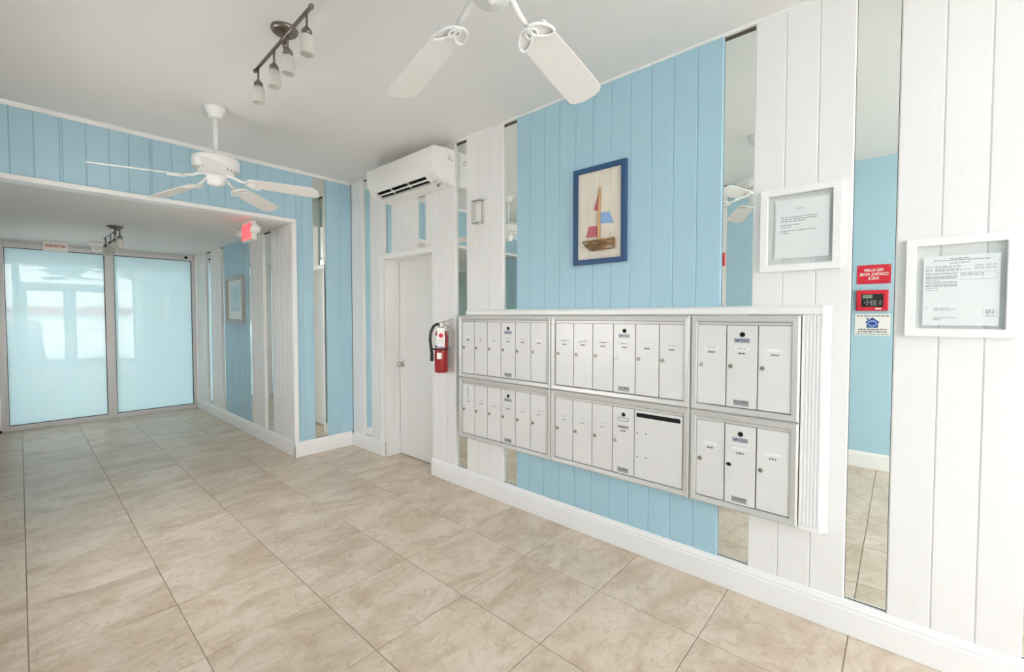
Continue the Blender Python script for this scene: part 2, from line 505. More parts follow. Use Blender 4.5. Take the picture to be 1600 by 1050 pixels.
run_r([-0.79, -0.928, -1.066, -1.205], 'white_plank', 2.05)
run_r([-1.34, -1.43], 'white_plank', 2.05)
run_r([-1.43, -1.525, -1.64, -1.757], 'white_plank')
run_r([-1.893, -2.031, -2.16, -2.307], 'white_plank')
run_r([-2.445 - k*1.44/11 for k in range(12)], 'blue_plank')
run_r([-4.035, -4.169, -4.303, -4.437], 'white_plank')
run_r([-4.585, -4.722, -4.850, -4.975], 'white_plank')
run_r([-5.125, -5.26, -5.39, -5.52, -5.66, -5.78, -5.90, -6.02, -6.14, -6.26, -6.39], 'white_plank')

def mirror_r(y0, y1, z0, z1, label, x=0.0175, xb=0.0195, grp=None):
    w = y0 - y1
    b = MB(); b.box(0.002, w-0.002, 0.0, xb-x, 0.0, z1-z0)
    o = obj('mirror_strip', b, M['mirror'], None, (x, y0, z0), (0,0,R(-90)))
    return tag(o, label, 'mirror')
mirror_r(-0.24, -0.39, 0.16, 2.905, 'tall narrow mirror strip nearest the room corner, left of the white door')
mirror_r(-0.655, -0.79, 2.09, 2.905, 'short mirror strip above the left end of the white door casing')
mirror_r(-1.205, -1.34, 2.09, 2.905, 'short mirror strip above the right end of the white door casing')
mirror_r(-1.757, -1.893, 0.16, 2.905, 'tall mirror strip between the fire extinguisher planks and the mailboxes, beside the air conditioner')
mirror_r(-2.307, -2.445, 0.16, 2.905, 'tall mirror strip along the left edge of the blue planks, reflecting a ceiling fan')
mirror_r(-3.885, -4.035, 0.16, 2.905, 'tall mirror strip along the right edge of the blue planks')
mirror_r(-4.437, -4.585, 0.16, 2.905, 'wide tall mirror strip between the two framed notices, reflecting the red fire alarm sign')
mirror_r(-4.975, -5.125, 0.16, 2.905, 'mirror strip at the far right edge of the mailbox wall')

# header wall (faces the camera, blue) and its pier beside the hall
b = MB()
b.box(XL, XH+0.022, 0.02, 0.12, HH+0.004, H)
b.box(XH+0.022, 0.02, 0.02, 0.12, 0.0, H)
wall_back = struct('wall_back', b, M['substrate'])
hx = [-2.85,-2.80,-2.66,-2.53,-2.413,-2.284,-2.27,-2.143,-2.012,-1.896,-1.763,-1.749,-1.619,-1.489,-1.36,-1.226,-1.094,-0.96,-0.84,-0.712,-0.607]
for a, c in zip(hx[:-1], hx[1:]): plank_b(wall_back, a, c, 2.440, 2.908, 'blue_plank')
for a, c in ((-0.607,-0.537),(-0.537,-0.43),(-0.285,-0.14),(-0.14,-0.0)): plank_b(wall_back, a, c, BB, 2.908, 'blue_plank')
b = MB(); b.box(0.002, 0.143, 0, 0.002, 0, 2.905-0.16)
tag(obj('mirror_strip', b, M['mirror'], None, (-0.43, 0.0175, 0.16)), 'tall mirror strip set in the blue planks just right of the hall opening', 'mirror')

# hall right wall
b = MB(); b.box(XH+0.022, XH+0.12, 0.121, YG+0.1, 0, HH+0.1)
hall_wall = struct('wall_hall_right', b, M['substrate'])
def hall_run(y_near, y_far, n, m):
    st = (y_far-y_near)/n
    for k in range(n): plank_r(hall_wall, y_near+(k+1)*st, y_near+k*st, BB, HH-0.001, m, x=XH)
hall_run(0.04, 0.60, 5, 'white_plank')
hall_run(0.85, 1.25, 4, 'white_plank')
hall_run(1.40, 2.29, 7, 'blue_plank')
hall_run(2.43, 2.91, 4, 'white_plank')
hall_run(3.15, 3.70, 5, 'white_plank')
for a, c, lb in ((0.60,0.85,'hall mirror strip nearest the lobby, right of the red exit sign'),
                 (1.25,1.40,'thin hall mirror strip at the right edge of the blue hall panel'),
                 (2.29,2.43,'thin hall mirror strip at the left edge of the blue hall panel'),
                 (2.91,3.15,'hall mirror strip nearest the frosted glass partition')):
    mirror_r(c, a, 0.16, 2.385, lb, x=XH+0.0175, xb=XH+0.0195)

# left wall: blue and white sections, white past the lobby
HY0, HY1, HZ0, HZ1 = 2.52, 3.12, 0.95, 1.65  # unseen hall window, added to brighten the hall
SY0, SY1, SZ0, SZ1 = -2.10, -0.80, 0.85, 1.95   # unseen side window, added to brighten the far end of the lobby
b = MB()
b.box(XL-0.15, XL-0.02, YF-0.1, SY0, 0, H); b.box(XL-0.15, XL-0.02, SY1, HY0, 0, H); b.box(XL-0.15, XL-0.02, HY1, YG+0.1, 0, H)
b.box(XL-0.15, XL-0.02, HY0, HY1, 0, HZ0); b.box(XL-0.15, XL-0.02, HY0, HY1, HZ1, H)
b.box(XL-0.15, XL-0.02, SY0, SY1, 0, SZ0); b.box(XL-0.15, XL-0.02, SY0, SY1, SZ1, H)
wall_left = struct('wall_left', b, M['substrate'])
b = MB(); b.box(XL-0.019, XL, YF, -3.111, 0.0, H-0.001); obj('blue_panel', b, M['blue_wall'], wall_left)
for k in range(4): plank_l(wall_left, -3.11+k*0.13, -2.98+k*0.13, BB, ZT, 'white_plank')
for k in range(4): plank_l(wall_left, -2.59+k*0.1225, -2.4675+k*0.1225, BB, ZT, 'white_plank')
for k in range(10):
    plank_l(wall_left, SY0+k*0.13, SY0+(k+1)*0.13, BB, SZ0, 'white_plank')
    plank_l(wall_left, SY0+k*0.13, SY0+(k+1)*0.13, SZ1, ZT, 'white_plank')
for k in range(6): plank_l(wall_left, SY1+k*0.13, SY1+0.13+k*0.13, BB, ZT, 'white_plank')
w5 = struct('window_5', None, None, (0,0,0))  # made-up window, lets extra daylight into the lobby
b = MB()
for z0, z1 in ((SZ0,SZ0+0.05),(SZ1-0.05,SZ1)): b.box(XL-0.12, XL-0.03, SY0, SY1, z0, z1)
for k in range(3): b.box(XL-0.12, XL-0.03, SY0+k*0.625, SY0+k*0.625+0.05, SZ0+0.05, SZ1-0.05)
obj('window_frame', b, M['white_trim'], w5)
for k in range(2):
    b = MB(); b.box(XL-0.075, XL-0.069, SY0+k*0.625+0.051, SY0+k*0.625+0.624, SZ0+0.051, SZ1-0.051); obj('window_pane', b, M['glass'], w5)
for k in range(9): plank_l(wall_left, -0.019+k*0.122, 0.103+k*0.122, BB, HH-0.006, 'blue_plank')
plank_l(wall_left, 2.35, 2.52, BB, HH-0.001, 'white_plank')
for k in range(5):
    plank_l(wall_left, HY0+k*0.12, HY0+(k+1)*0.12, BB, HZ0, 'white_plank'); plank_l(wall_left, HY0+k*0.12, HY0+(k+1)*0.12, HZ1, HH-0.001, 'white_plank')
for k in range(4): plank_l(wall_left, HY1+k*0.15, HY1+(k+1)*0.15, BB, HH-0.001, 'white_plank')
w6 = struct('window_6', None, None, (0,0,0))  # made-up window, lets extra daylight into the hall
b = MB()
for z0, z1 in ((HZ0,HZ0+0.05),(HZ1-0.05,HZ1)): b.box(XL-0.12, XL-0.03, HY0, HY1, z0, z1)
for y in (HY0, HY1-0.05): b.box(XL-0.12, XL-0.03, y, y+0.05, HZ0+0.05, HZ1-0.05)
obj('window_frame', b, M['white_trim'], w6)
b = MB(); b.box(XL-0.075, XL-0.069, HY0+0.051, HY1-0.051, HZ0+0.051, HZ1-0.051); obj('window_pane', b, M['glass'], w6)
# elevator entrance on the hall's left side, seen only in a mirror strip
b = MB(); b.box(XL-0.018, XL-0.002, 1.13, 1.66, 0.002, 2.25, 0.003); b.box(XL-0.018, XL-0.002, 1.665, 2.20, 0.002, 2.25, 0.003)
d4 = struct('door_4', b, M['steel'])
b = MB(); b.box(XL-0.018, XL+0.02, 1.083, 1.128, 0.001, 2.30); b.box(XL-0.018, XL+0.02, 2.202, 2.25, 0.001, 2.30); b.box(XL-0.018, XL+0.02, 1.128, 2.202, 2.252, 2.30)
obj('door_frame', b, M['white_trim'], d4)
b = MB(); b.box(XL-0.019, XL-0.001, 1.083, 2.35, 2.30, HH-0.001); b.box(XL-0.019, XL-0.001, 2.25, 2.35, 0.0, 2.30)
obj('plaster_panel', b, M['wall_body'], wall_left)

# ceilings
b = MB(); b.box(XL-0.15, 0.34, YF-0.15, 0.12, H, H+0.14)
struct('ceiling', b, M['ceiling'])
b = MB(); b.box(XL-0.15, XH+0.12, 0.121, YG+0.2, HH, HH+0.14)
hall_ceiling = struct('ceiling_hall', b, M['ceiling'])
b = MB(); b.box(XL-0.15, 0.5, YF-0.9, YG+0.5, H+0.15, H+0.35)
struct('roof_slab', b, M['stucco'])
# trims
b = MB(); b.prism([(0.018,H),(-0.006,H),(-0.006,H-0.010),(-0.001,H-0.0135),(0.018,H-0.0135)], 'y', -0.004, YF+0.02)
struct('trim_1', b, M['white_trim'])
b = MB(); b.prism([(0.018,H),(-0.018,H),(-0.018,H-0.008),(-0.006,H-0.028),(-0.001,H-0.031),(0.018,H-0.031)], 'x', XL+0.001, -0.008)
struct('trim_2', b, M['white_trim'])
b = MB()
b.box(XL+0.001, XH+0.022, -0.022, 0.118, HH-0.004, HH+0.033, 0.003)
b.box(XH-0.022, XH+0.022, -0.02, 0.038, BB+0.001, HH-0.005, 0.003)
struct('trim_3', b, M['white_trim'])

BP = [(0.0,0.0015),(-0.014,0.0015),(-0.014,0.112),(-0.011,0.122),(-0.012,0.130),(-0.007,0.142),(-0.005,0.150),(-0.001,BB),(0.0,BB)]
def bb_right(name, y0, y1, x=0.0, m=None):
    b = MB(); b.prism([(x+p[0]+0.017*(p[0]==0.0), p[1]) for p in BP], 'y', y0, y1); return struct(name, b, M['white_trim'])
bb_right('baseboard_right', -1.425, YF+0.03)
bb_right('baseboard_right.001', -0.015, -0.598)
bb_right('baseboard_hall', 0.0, YG-0.05, XH)
b = MB(); b.prism([(p[0]+0.017*(p[0]==0.0), p[1]) for p in BP], 'x', XH-0.014, -0.0155); struct('baseboard_back', b, M['white_trim'])
b = MB(); b.prism([(XL-p[0]-0.001, p[1]) for p in BP], 'y', YF+0.03, 1.07); struct('baseboard_left', b, M['white_trim'])

# ------------------------------------------------------------------ white door in the recess
d1 = struct('door_1', None, None, (0,0,0))
b = MB(); b.box(0.165, 0.205, DY0-0.004, DY1+0.004, 0.008, 2.032, 0.002)
obj('door_leaf', b, M['door_paint'], d1)
b = MB()
b.box(-0.013, 0.0, -0.600, -0.657, 0.0015, 2.0375, 0.003)
b.box(-0.020, 0.0, -0.600, -0.613, 0.0015, 2.0375, 0.002)
b.box(-0.013, 0.0, -0.600, -1.452, 2.038, 2.088, 0.003)
b.box(-0.020, 0.0, -0.600, -1.452, 2.076, 2.088, 0.002)
obj('door_casing', b, M['white_trim'], d1)
b = MB()
b.box(0.001, 0.160, DY0-0.0005, DY0-0.012, 0.0015, 2.036)
b.box(0.125, 0.160, DY0-0.0125, DY0-0.024, 0.0015, 2.025)
b.box(0.001, 0.160, DY0-0.0005, DY1, 2.0365, 2.0445)
b.box(0.125, 0.160, DY0-0.0125, DY1, 2.025, 2.036)
obj('door_jamb', b, M['white_trim'], d1)
b = MB(); b.lathe([(0,-0.062),(0.02,-0.060),(0.0275,-0.048),(0.0275,-0.038),(0.018,-0.028),(0.011,-0.022),(0.011,-0.008),(0.030,-0.006),(0.032,0)], (0.1645,-0.735,0.955), 20, 'x')
obj('door_knob', b, M['chrome'], d1)

# ------------------------------------------------------------------ glass partition at the end of the hall
w1 = struct('window_1', None, None, (0,0,0))
b = MB()
yf0, yf1 = YG-0.045, YG+0.045
b.box(-2.69, -2.625, yf0, yf1, 0.001, 2.375, 0.004)
b.box(-1.695, -1.600, yf0, yf1, 0.001, 2.375, 0.004)
b.box(-0.685, -0.632, yf0, yf1, 0.001, 2.375, 0.004)
for x0, x1 in ((-2.625,-1.695),(-1.600,-0.685)):
    b.box(x0, x1, yf0, yf1, 0.001, 0.066, 0.004)
    b.box(x0, x1, yf0, yf1, 2.318, 2.375, 0.004)
    b.box(x0, x1, YG-0.06, yf0, 0.001, 0.03, 0.003)
obj('window_frame', b, M['frame_white'], w1)
b = MB(); b.box(-2.69, -0.632, YG-0.02, YG+0.045, 2.376, HH-0.001)
obj('head_infill', b, M['wall_body'], w1)
for x0, x1 in ((-2.625,-1.695),(-1.600,-0.685)):
    b = MB(); b.rect_sweep(x0+0.0005, x1-0.0005, 0.0665, 2.3175, [(0,YG-0.02),(0,YG-0.032),(0.007,YG-0.032),(0.008,YG-0.015)])
    obj('gasket', b, M['gasket'], w1)
    b = MB(); b.box(x0+0.006, x1-0.006, YG-0.014, YG+0.006, 0.072, 2.312)
    obj('window_pane', b, M['aqua'], w1)
# further panels left of the frame, past the picture edge
b = MB(); b.box(XL+0.001, -2.692, YG-0.03, YG+0.045, 0.0, HH-0.001); struct('wall_hall_end', b, M['wall_body'])
b = MB(); b.lathe([(0,0.0),(0.022,0.002),(0.024,0.014),(0.018,0.03),(0.006,0.036),(0,0.036)], (0,0,0), 16); 
tag(obj('door_stop', b, M['black'], None, (-2.705, YG-0.075, 0.0)), 'small black rubber floor stop at the bottom left corner of the frosted glass', 'door stop')

# ------------------------------------------------------------------ glazed entrance behind the camera (reflected in the glass and mirrors)
b = MB()
b.box(XL-0.02, -2.80, YF-0.1, YF, 0, H)
b.box(-2.62, -2.48, YF-0.1, YF, 0, H)
b.box(-0.53, -0.42, YF-0.1, YF, 0, H)
b.box(-0.04, 0.02, YF-0.1, YF, 0, H)
b.box(-2.80, -0.04, YF-0.1, YF, 2.885, H)
b.box(-2.48, -0.53, YF-0.1, YF, 2.26, 2.41)
for x0, x1 in ((-2.80,-2.62),(-0.42,-0.04)):
    b.box(x0, x1, YF-0.1, YF, 0, 0.10)
    b.box(x0, x1, YF-0.08, YF-0.02, 1.62, 1.68)
wall_front = struct('wall_front', b, M['white_trim'])
for i, (x0, x1, z0, z1) in enumerate(((-2.80,-2.62,0.10,2.885),(-0.42,-0.04,0.10,2.885),(-2.48,-0.53,2.41,2.885))):
    b = MB(); b.box(x0+0.001, x1-0.001, YF-0.014, YF-0.008, z0+0.001, z1-0.001)
    w = struct('window_%d' % (i+2), b, M['glass'])
for i, (x0, x1, p0, p1) in enumerate(((-2.475,-1.505,-2.352,-1.626),(-1.495,-0.535,-1.354,-0.70))):
    d = struct('door_%d' % (i+2), None, None, (0,0,0))
    b = MB()
    b.box(x0, p0, YF-0.06, YF-0.015, 0.01, 2.255, 0.002); b.box(p1, x1, YF-0.06, YF-0.015, 0.01, 2.255, 0.002)
    b.box(p0, p1, YF-0.06, YF-0.015, 0.01, 0.17, 0.002); b.box(p0, p1, YF-0.06, YF-0.015, 2.18, 2.255, 0.002)
    obj('door_frame', b, M['white_trim'], d)
    b = MB(); b.box(p0+0.001, p1-0.001, YF-0.04, YF-0.034, 0.171, 2.179); obj('door_pane', b, M['glass'], d)
    b = MB(); b.tube([(p0-0.04, YF-0.014, 1.02),(p0-0.04, YF+0.03, 1.02),(p1+0.04, YF+0.03, 1.02),(p1+0.04, YF-0.014, 1.02)], 0.012, 8); obj('push_bar', b, M['chrome'], d)

# ------------------------------------------------------------------ street outside, seen only as a reflection
b = MB(); b.box(-30, 30, -60, 30, -0.25, -0.13); struct('pavement', b, M['pavement'])
b = MB(); b.box(-30, 30, -17.2, -17.0, -0.13, 0.35); g = struct('kerb_wall', b, M['stucco'])
bl = thing('building', 'pale stucco building across the street, reflected in the frosted glass', 'building', (0,-30,0))
b = MB(); b.box(-26, 26, -6, 0, -0.13, 6.5); obj('wall', b, M['stucco'], bl)
b = MB(); b.box(-26.2, 26.2, -6.2, 0.25, 1.55, 2.05, 0.02); obj('red_ledge', b, M['roof_red'], bl)
for k in range(7):
    b = MB(); b.box(-12+k*3.6, -10.8+k*3.6, 0.005, 0.06, 4.2, 5.1, 0.01); f = obj('window', b, M['far_glass'], bl)
def make_car(loc, label, m):
    t = thing('car', label, 'car', loc, R(90))
    b = MB()
    prof = [(-2.1,0.28),(-2.15,0.62),(-1.95,0.82),(-1.15,0.92),(-0.55,1.38),(0.75,1.42),(1.55,0.98),(2.05,0.92),(2.15,0.60),(2.1,0.28)]
    b.prism(prof, 'y', -0.85, 0.85)
    bmesh.ops.bevel(b.bm, geom=list(b.bm.edges), offset=0.06, segments=2, affect='EDGES')
    obj('body', b, m, t)
    b = MB()
    b.prism([(-1.0,0.94),(-0.52,1.31),(0.70,1.35),(1.35,0.97)], 'y', -0.86, 0.86); obj('side_window', b, M['far_glass'], t)
    for sx in (-1.35, 1.35):
        for sy in (-0.80, 0.80):
            b = MB(); b.lathe([(0,-0.1),(0.2,-0.1),(0.31,-0.09),(0.32,0.0),(0.31,0.09),(0.2,0.1),(0,0.1)], (sx, sy, 0.29), 20, 'y'); obj('wheel', b, M['tyre'], t)
    return t
make_car((-2.85,-10.6,-0.13), 'dark parked car outside, reflected low in the left frosted pane', M['car_paint'])

# ------------------------------------------------------------------ mailboxes
MW = R(-90)        # everything on the mailbox wall is built facing -Y and turned to face -X
um = text_mesh('U.S. MAIL', 0.0155, M['ink'], bold=0.0006, sx=1.05)
FRAME = [(0,0.0),(0,-0.051),(0.0015,-0.0525),(0.0065,-0.0590),(0.0090,-0.060),(0.0290,-0.0565),(0.0330,-0.0545),(0.0345,-0.030)]
def dashes(mb, x0, x1, z, h, y, gap=0.25, word=0.012, rng=random):
    """a line of print too small to read: word-length marks"""
    x = x0
    while x < x1 - 1e-4:
        w = min(word*rng.uniform(0.5,1.5), x1-x)
        mb.quad([(x,y,z-h/2),(x+w,y,z-h/2),(x+w,y,z+h/2),(x,y,z+h/2)])
        x += w + word*gap
def door_part(parent, x0, x1, z0, z1, kind, lock_z, plate_z, lock='brass', proud=0.0, note=None, card='card', big=False):
    w = x1-x0; h = z1-z0
    b = MB(); b.box(0.0028, w-0.0028, -0.0, 0.010, 0.001, h-0.001, 0.0012)
    d = obj('mailbox_door', b, M['box_paint'], parent, (x0, -0.0485-proud, z0))
    cx = w/2
    if not big:
        pz = plate_z - z0
        b = MB(); b.rect_sweep(cx-0.040, cx+0.040, pz-0.0125, pz+0.0125, [(0,0.0),(0.0005,-0.0018),(0.0035,-0.0018),(0.004,-0.0006)])
        obj('name_plate', b, M['box_paint'], d)
        b = MB(); b.box(cx-0.0355, cx+0.0355, -0.0009, -0.0004, pz-0.0085, pz+0.0085); 
        nm = obj('name_card', b, M[card], d)
        b = MB()
        if note != 'blank': dashes(b, cx-0.022, cx+0.024, pz, 0.004, -0.0012, 0.3, 0.014)
        dashes(b, cx-0.016, cx+0.018, pz-0.0235, 0.0085, -0.0007, 0.35, 0.010)
        o = obj('print_marks', b, M['ink_light'] if note == 'faint' else M['ink'], d); o['kind'] = 'stuff'
        lx = 0.021
        lz = lock_z - z0
        if lock == 'hole':
            b = MB(); b.prism([(lx+0.0125*math.cos(a), lz+0.0095*math.sin(a)) for a in [k*PI/8 for k in range(16)]], 'y', -0.0010, 0.002); obj('lock_hole', b, M['dark_hole'], d)
        else:
            b = MB(); b.lathe([(0.0115,0),(0.0115,-0.0035),(0.0095,-0.005),(0.0062,-0.0045),(0,-0.0045)], (lx,0,lz), 16, 'y'); 
            lk = obj('lock', b, M['brass'] if lock == 'brass' else M['chrome'], d)
            b = MB(); b.box(lx-0.0045, lx+0.0005, -0.0050, -0.0044, lz-0.003, lz+0.003); obj('keyhole', b, M['dark_hole'], d)
    if kind == 'master':
        hz = lock_z - z0 + 0.165
        b = MB(); b.lathe([(0.0125,0),(0.0125,-0.002),(0.010,-0.0025),(0.0,-0.0012)], (cx+0.002,0,hz), 18, 'y'); obj('master_lock_hole', b, M['dark_hole'], d)
        if card == 'silver':
            b = MB(); b.rect_sweep(cx-0.036, cx+0.036, hz-0.042, hz-0.018, [(0,0),(0.0005,-0.003),(0.005,-0.003),(0.006,-0.0006)]); obj('holder', b, M['plate'], d)
            b = MB(); b.box(cx-0.031, cx+0.031, -0.0008, 0.0, hz-0.037, hz-0.023); obj('name_card', b, M['card'], d)
        else:
            b = MB(); b.box(cx-0.036, cx+0.036, -0.0012, 0.0, hz-0.042, hz-0.019); o = obj('maker_plate', b, M['plate'], d)
            b = MB()
            b.prism([(cx-0.034,hz-0.024),(cx-0.024,hz-0.031),(cx-0.014,hz-0.026),(cx-0.008,hz-0.024),(cx-0.012,hz-0.031),(cx-0.022,hz-0.036),(cx-0.032,hz-0.030)], 'y', -0.0016, -0.0012)
            b.cyl((cx+0.031, -0.0016, hz-0.033), 0.003, 0.0004, 'y', 8)
            for r_ in (hz-0.026, hz-0.0305, hz-0.035): dashes(b, cx-0.003, cx+0.026, r_, 0.0016, -0.0014, 0.3, 0.008)
            o = obj('plate_emblem', b, M['house_blue'], d); o['kind'] = 'stuff'
        uz = 0.026
        b = MB(); b.box(cx-0.036, cx+0.036, -0.001, 0.0, uz-0.014, uz+0.014); obj('mail_plate', b, M['plate'], d)
        link('lettering', um, d, (cx, -0.0013, uz+0.004))
        b = MB(); dashes(b, cx-0.030, cx+0.030, uz-0.008, 0.002, -0.0013, 0.25, 0.008); o = obj('small_print', b, M['ink'], d); o['kind'] = 'stuff'
    return d
def mailbox(label, ya, yb, z0, z1, edges, master, lock_z, plate_z, locks=None, notes=None, big=None, proud=None, mcard='card'):
    """ya > yb: the unit's left and right edges on the wall"""
    w = ya - yb
    t = thing('mailbox_unit', label, 'mailbox', (0.0, ya, z0), MW, 'aluminium mailbox units on the lobby wall')
    h = z1 - z0
    b = MB(); b.rect_sweep(0.0, w, 0.0, h, FRAME); b.box(0.005, w-0.005, -0.0305, -0.002, 0.005, h-0.005)
    obj('frame', b, M['alu'], t)
    e0, e1 = edges[0]-0.0005, edges[-1]+0.0005
    b = MB(); b.box(e0, e1, -0.036, -0.0308, 0.035, h-0.035); obj('back_plate', b, M['gap'], t)
    dz0, dz1 = 0.0365, h-0.051
    b = MB(); b.box(e0+0.001, e1-0.001, -0.050, -0.0365, dz1+0.0015, h-0.0355); obj('top_rail', b, M['alu'], t)
    n = len(edges)-1
    for k in range(n):
        lk = (locks or {}).get(k, 'brass')
        isbig = big is not None and k == big
        d = door_part(t, edges[k], edges[k+1], dz0, dz1, 'master' if k == master else 'plain', lock_z-z0, plate_z-z0,
                      lk, (proud or {}).get(k, 0.0), (notes or {}).get(k), mcard if k == master else 'card', isbig)
        if isbig:
            W_ = edges[k+1]-edges[k]; hh = dz1-dz0
            b = MB(); b.prism([(0.014,hh-0.040),(0.018,hh-0.043),(W_-0.020,hh-0.043),(W_-0.016,hh-0.040),(W_-0.016,hh-0.022),(W_-0.020,hh-0.018),(0.018,hh-0.018),(0.014,hh-0.022)], 'y', -0.0008, 0.004)
            obj('mail_slot', b, M['dark_hole'], d)
            for px, pz in ((0.020,0.272),(0.075,0.273),(0.020,0.129),(0.075,0.130)):
                b = MB(); b.lathe([(0.004,0),(0.0035,-0.001),(0,-0.0014)], (px,0,pz), 10, 'y'); obj('rivet', b, M['black'], d)
    return t
ED6 = [0.036 + k*0.1462 for k in range(7)]
U1 = mailbox('upper left mailbox unit of six doors, one door with a small blue sticker', -1.855, -2.803, 0.951, 1.462, ED6, 3, 1.199, 1.288, {4:'chrome'}, {0:'blank',2:'faint',5:'blank'})
U2 = mailbox('upper middle mailbox unit with six narrow doors above the parcel slot panel', -2.806, -3.751, 0.951, 1.462, ED6, 3, 1.203, 1.291, {3:'chrome'}, {4:'blank'})
ED3 = [0.032 + k*0.1465 for k in range(4)]
U3 = mailbox('upper right mailbox unit with three doors, beside the fluted white trim', -3.754, -4.257, 0.951, 1.462, ED3, 1, 1.199, 1.291, {0:'chrome'}, {2:'blank'})
U4 = mailbox('lower left mailbox unit with six narrow doors above the left mirror strip', -1.855, -2.803, 0.450, 0.949, ED6, 3, 0.687, 0.778, {}, {2:'faint',4:'faint',5:'faint'})
ED5 = [0.034, 0.179, 0.326, 0.473, 0.618, 0.909]
U5 = mailbox('lower middle mailbox unit with a wide black letter slot panel', -2.806, -3.751, 0.450, 0.949, ED5, 3, 0.690, 0.778, {3:'chrome'}, {0:'faint',1:'faint',2:'faint'}, big=4, mcard='silver')
U6 = mailbox('lower right mailbox unit, its middle door bright with an empty lock hole', -3.754, -4.257, 0.450, 0.949, ED3, 1, 0.688, 0.778, {1:'hole'}, {0:'blank',1:'blank',2:'blank'}, proud={1:0.006})
# blue sticker on the first door of the upper left unit
first = [c for c in U1.children if c.name.startswith('mailbox_door')][0]
b = MB(); b.prism([(0.073+0.012*math.cos(k*PI/6), 0.275+0.008*math.sin(k*PI/6)) for k in range(12)], 'y', -0.001, -0.0004); obj('sticker', b, M['ink_blue'], first)
low = [c for c in U4.children if c.name.startswith('mailbox_door')][0]
b = MB()
for k in range(7): b.box(0.064, 0.070, -0.0008, -0.0003, 0.285+k*0.016, 0.297+k*0.016)
o = obj('vertical_marks', b, M['ink'], low); o['kind'] = 'stuff'

# white moulding round the mailboxes: top strip, fluted right side, short bottom return
b = MB()
b.prism([(-0.004,1.464),(-0.042,1.464),(-0.050,1.470),(-0.050,1.492),(-0.044,1.500),(-0.020,1.508),(-0.001,1.510)], 'y', -1.935, -4.338)
struct('trim_4', b, M['white_trim'])
b = MB()
ya = -4.262
prof = [(-0.001, ya), (-0.044, ya)]
y = ya - 0.010
for k in range(5):
    prof += [(-0.044, y), (-0.0395, y-0.0020), (-0.0395, y-0.0050), (-0.044, y-0.007)]
    y -= 0.0138
prof += [(-0.044, ya-0.081), (-0.034, ya-0.088), (-0.001, ya-0.108)]
b.prism(prof, 'z', 0.466, 1.463)
b.prism([(-0.001, -4.262), (-0.046, -4.262), (-0.046, -4.345), (-0.034, -4.352), (-0.001, -4.372)], 'z', 0.445, 0.4655)
b.prism([(-0.001, -4.3385), (-0.046, -4.3385), (-0.046, -4.345), (-0.034, -4.352), (-0.001, -4.372)], 'z', 1.4635, 1.505)
struct('trim_5', b, M['white_trim'])

# ------------------------------------------------------------------ fire extinguisher
t = thing('fire_extinguisher', 'red fire extinguisher with black hose hanging on white planks beside the mailboxes', 'fire extinguisher', (-0.092, -1.672, 0.975), MW+R(50))
yc = 0.0; rc = 0.058
b = MB(); b.lathe([(0,0),(rc-0.006,0.0),(rc,0.008),(rc,0.300),(rc-0.006,0.325),(0.045,0.348),(0.026,0.360),(0.022,0.375),(0,0.375)], (0,yc,0), 32); obj('cylinder', b, M['red'], t)
b = MB(); b.lathe([(0.024,0.372),(0.026,0.380),(0.022,0.395),(0.018,0.415),(0,0.417)], (0,yc,0), 16); b.box(-0.014,0.020,yc-0.014,yc+0.014,0.395,0.425,0.003)
v = obj('valve', b, M['dull_steel'], t)
b = MB(); b.prism([(-0.03,0.425),(0.0,0.432),(0.075,0.452),(0.098,0.458),(0.098,0.452),(0.02,0.426),(-0.03,0.416)], 'y', yc-0.010, yc+0.010); obj('carry_handle', b, M['dull_steel'], v)
b = MB(); b.prism([(0.01,0.408),(0.05,0.392),(0.092,0.358),(0.096,0.362),(0.055,0.400),(0.015,0.416)], 'y', yc-0.008, yc+0.008); obj('squeeze_lever', b, M['dull_steel'], v)
b = MB(); b.lathe([(0.017,0),(0.017,-0.012),(0.013,-0.014),(0,-0.014)], (0.002,yc-0.014,0.408), 16, 'y'); obj('gauge', b, M['card'], v)
b = MB(); b.tube([(-0.014,yc,0.408),(-0.035,yc-0.005,0.414),(-0.065,yc-0.01,0.395),(-0.088,yc-0.012,0.345),(-0.094,yc-0.012,0.28),(-0.086,yc-0.012,0.21),(-0.078,yc-0.012,0.15)], 0.0125, 12); 
hs_ = obj('hose', b, M['black'], t)
b = MB(); b.lathe([(0.012,0.0),(0.015,0.004),(0.016,0.05),(0.012,0.055),(0,0.055)], (-0.080,yc-0.012,0.098), 14); obj('nozzle', b, M['black'], hs_)
b = MB(); b.lathe([(rc+0.001,0.192),(rc+0.003,0.192),(rc+0.003,0.206),(rc+0.001,0.206)], (0,yc,0), 32); b.box(-0.085,-0.062,yc-0.012,yc+0.004,0.191,0.207,0.003); obj('strap', b, M['black'], t)
def wrap(rad, a0, a1, z0, z1, n=10):
    b = MB()
    A = [b.bm.verts.new((rad*math.sin(a0+(a1-a0)*k/n), yc-rad*math.cos(a0+(a1-a0)*k/n), z0)) for k in range(n+1)]
    B = [b.bm.verts.new((rad*math.sin(a0+(a1-a0)*k/n), yc-rad*math.cos(a0+(a1-a0)*k/n), z1)) for k in range(n+1)]
    for k in range(n): b.face([A[k],A[k+1],B[k+1],B[k]])
    return b
lb = obj('body_label', wrap(rc+0.0006, R(-68), R(32), 0.215, 0.318), M['card'], t)
obj('label_band', wrap(rc+0.0010, R(-60), R(28), 0.218, 0.236), M['ink_blue'], lb)
lb2 = obj('class_label', wrap(rc+0.0006, R(-38), R(4), 0.118, 0.172), M['card'], t)
b = MB(); b.box(-0.034, 0.030, yc-rc-0.006, yc-rc-0.004, 0.225, 0.385); tg = obj('inspection_tag', b, M['card'], t)
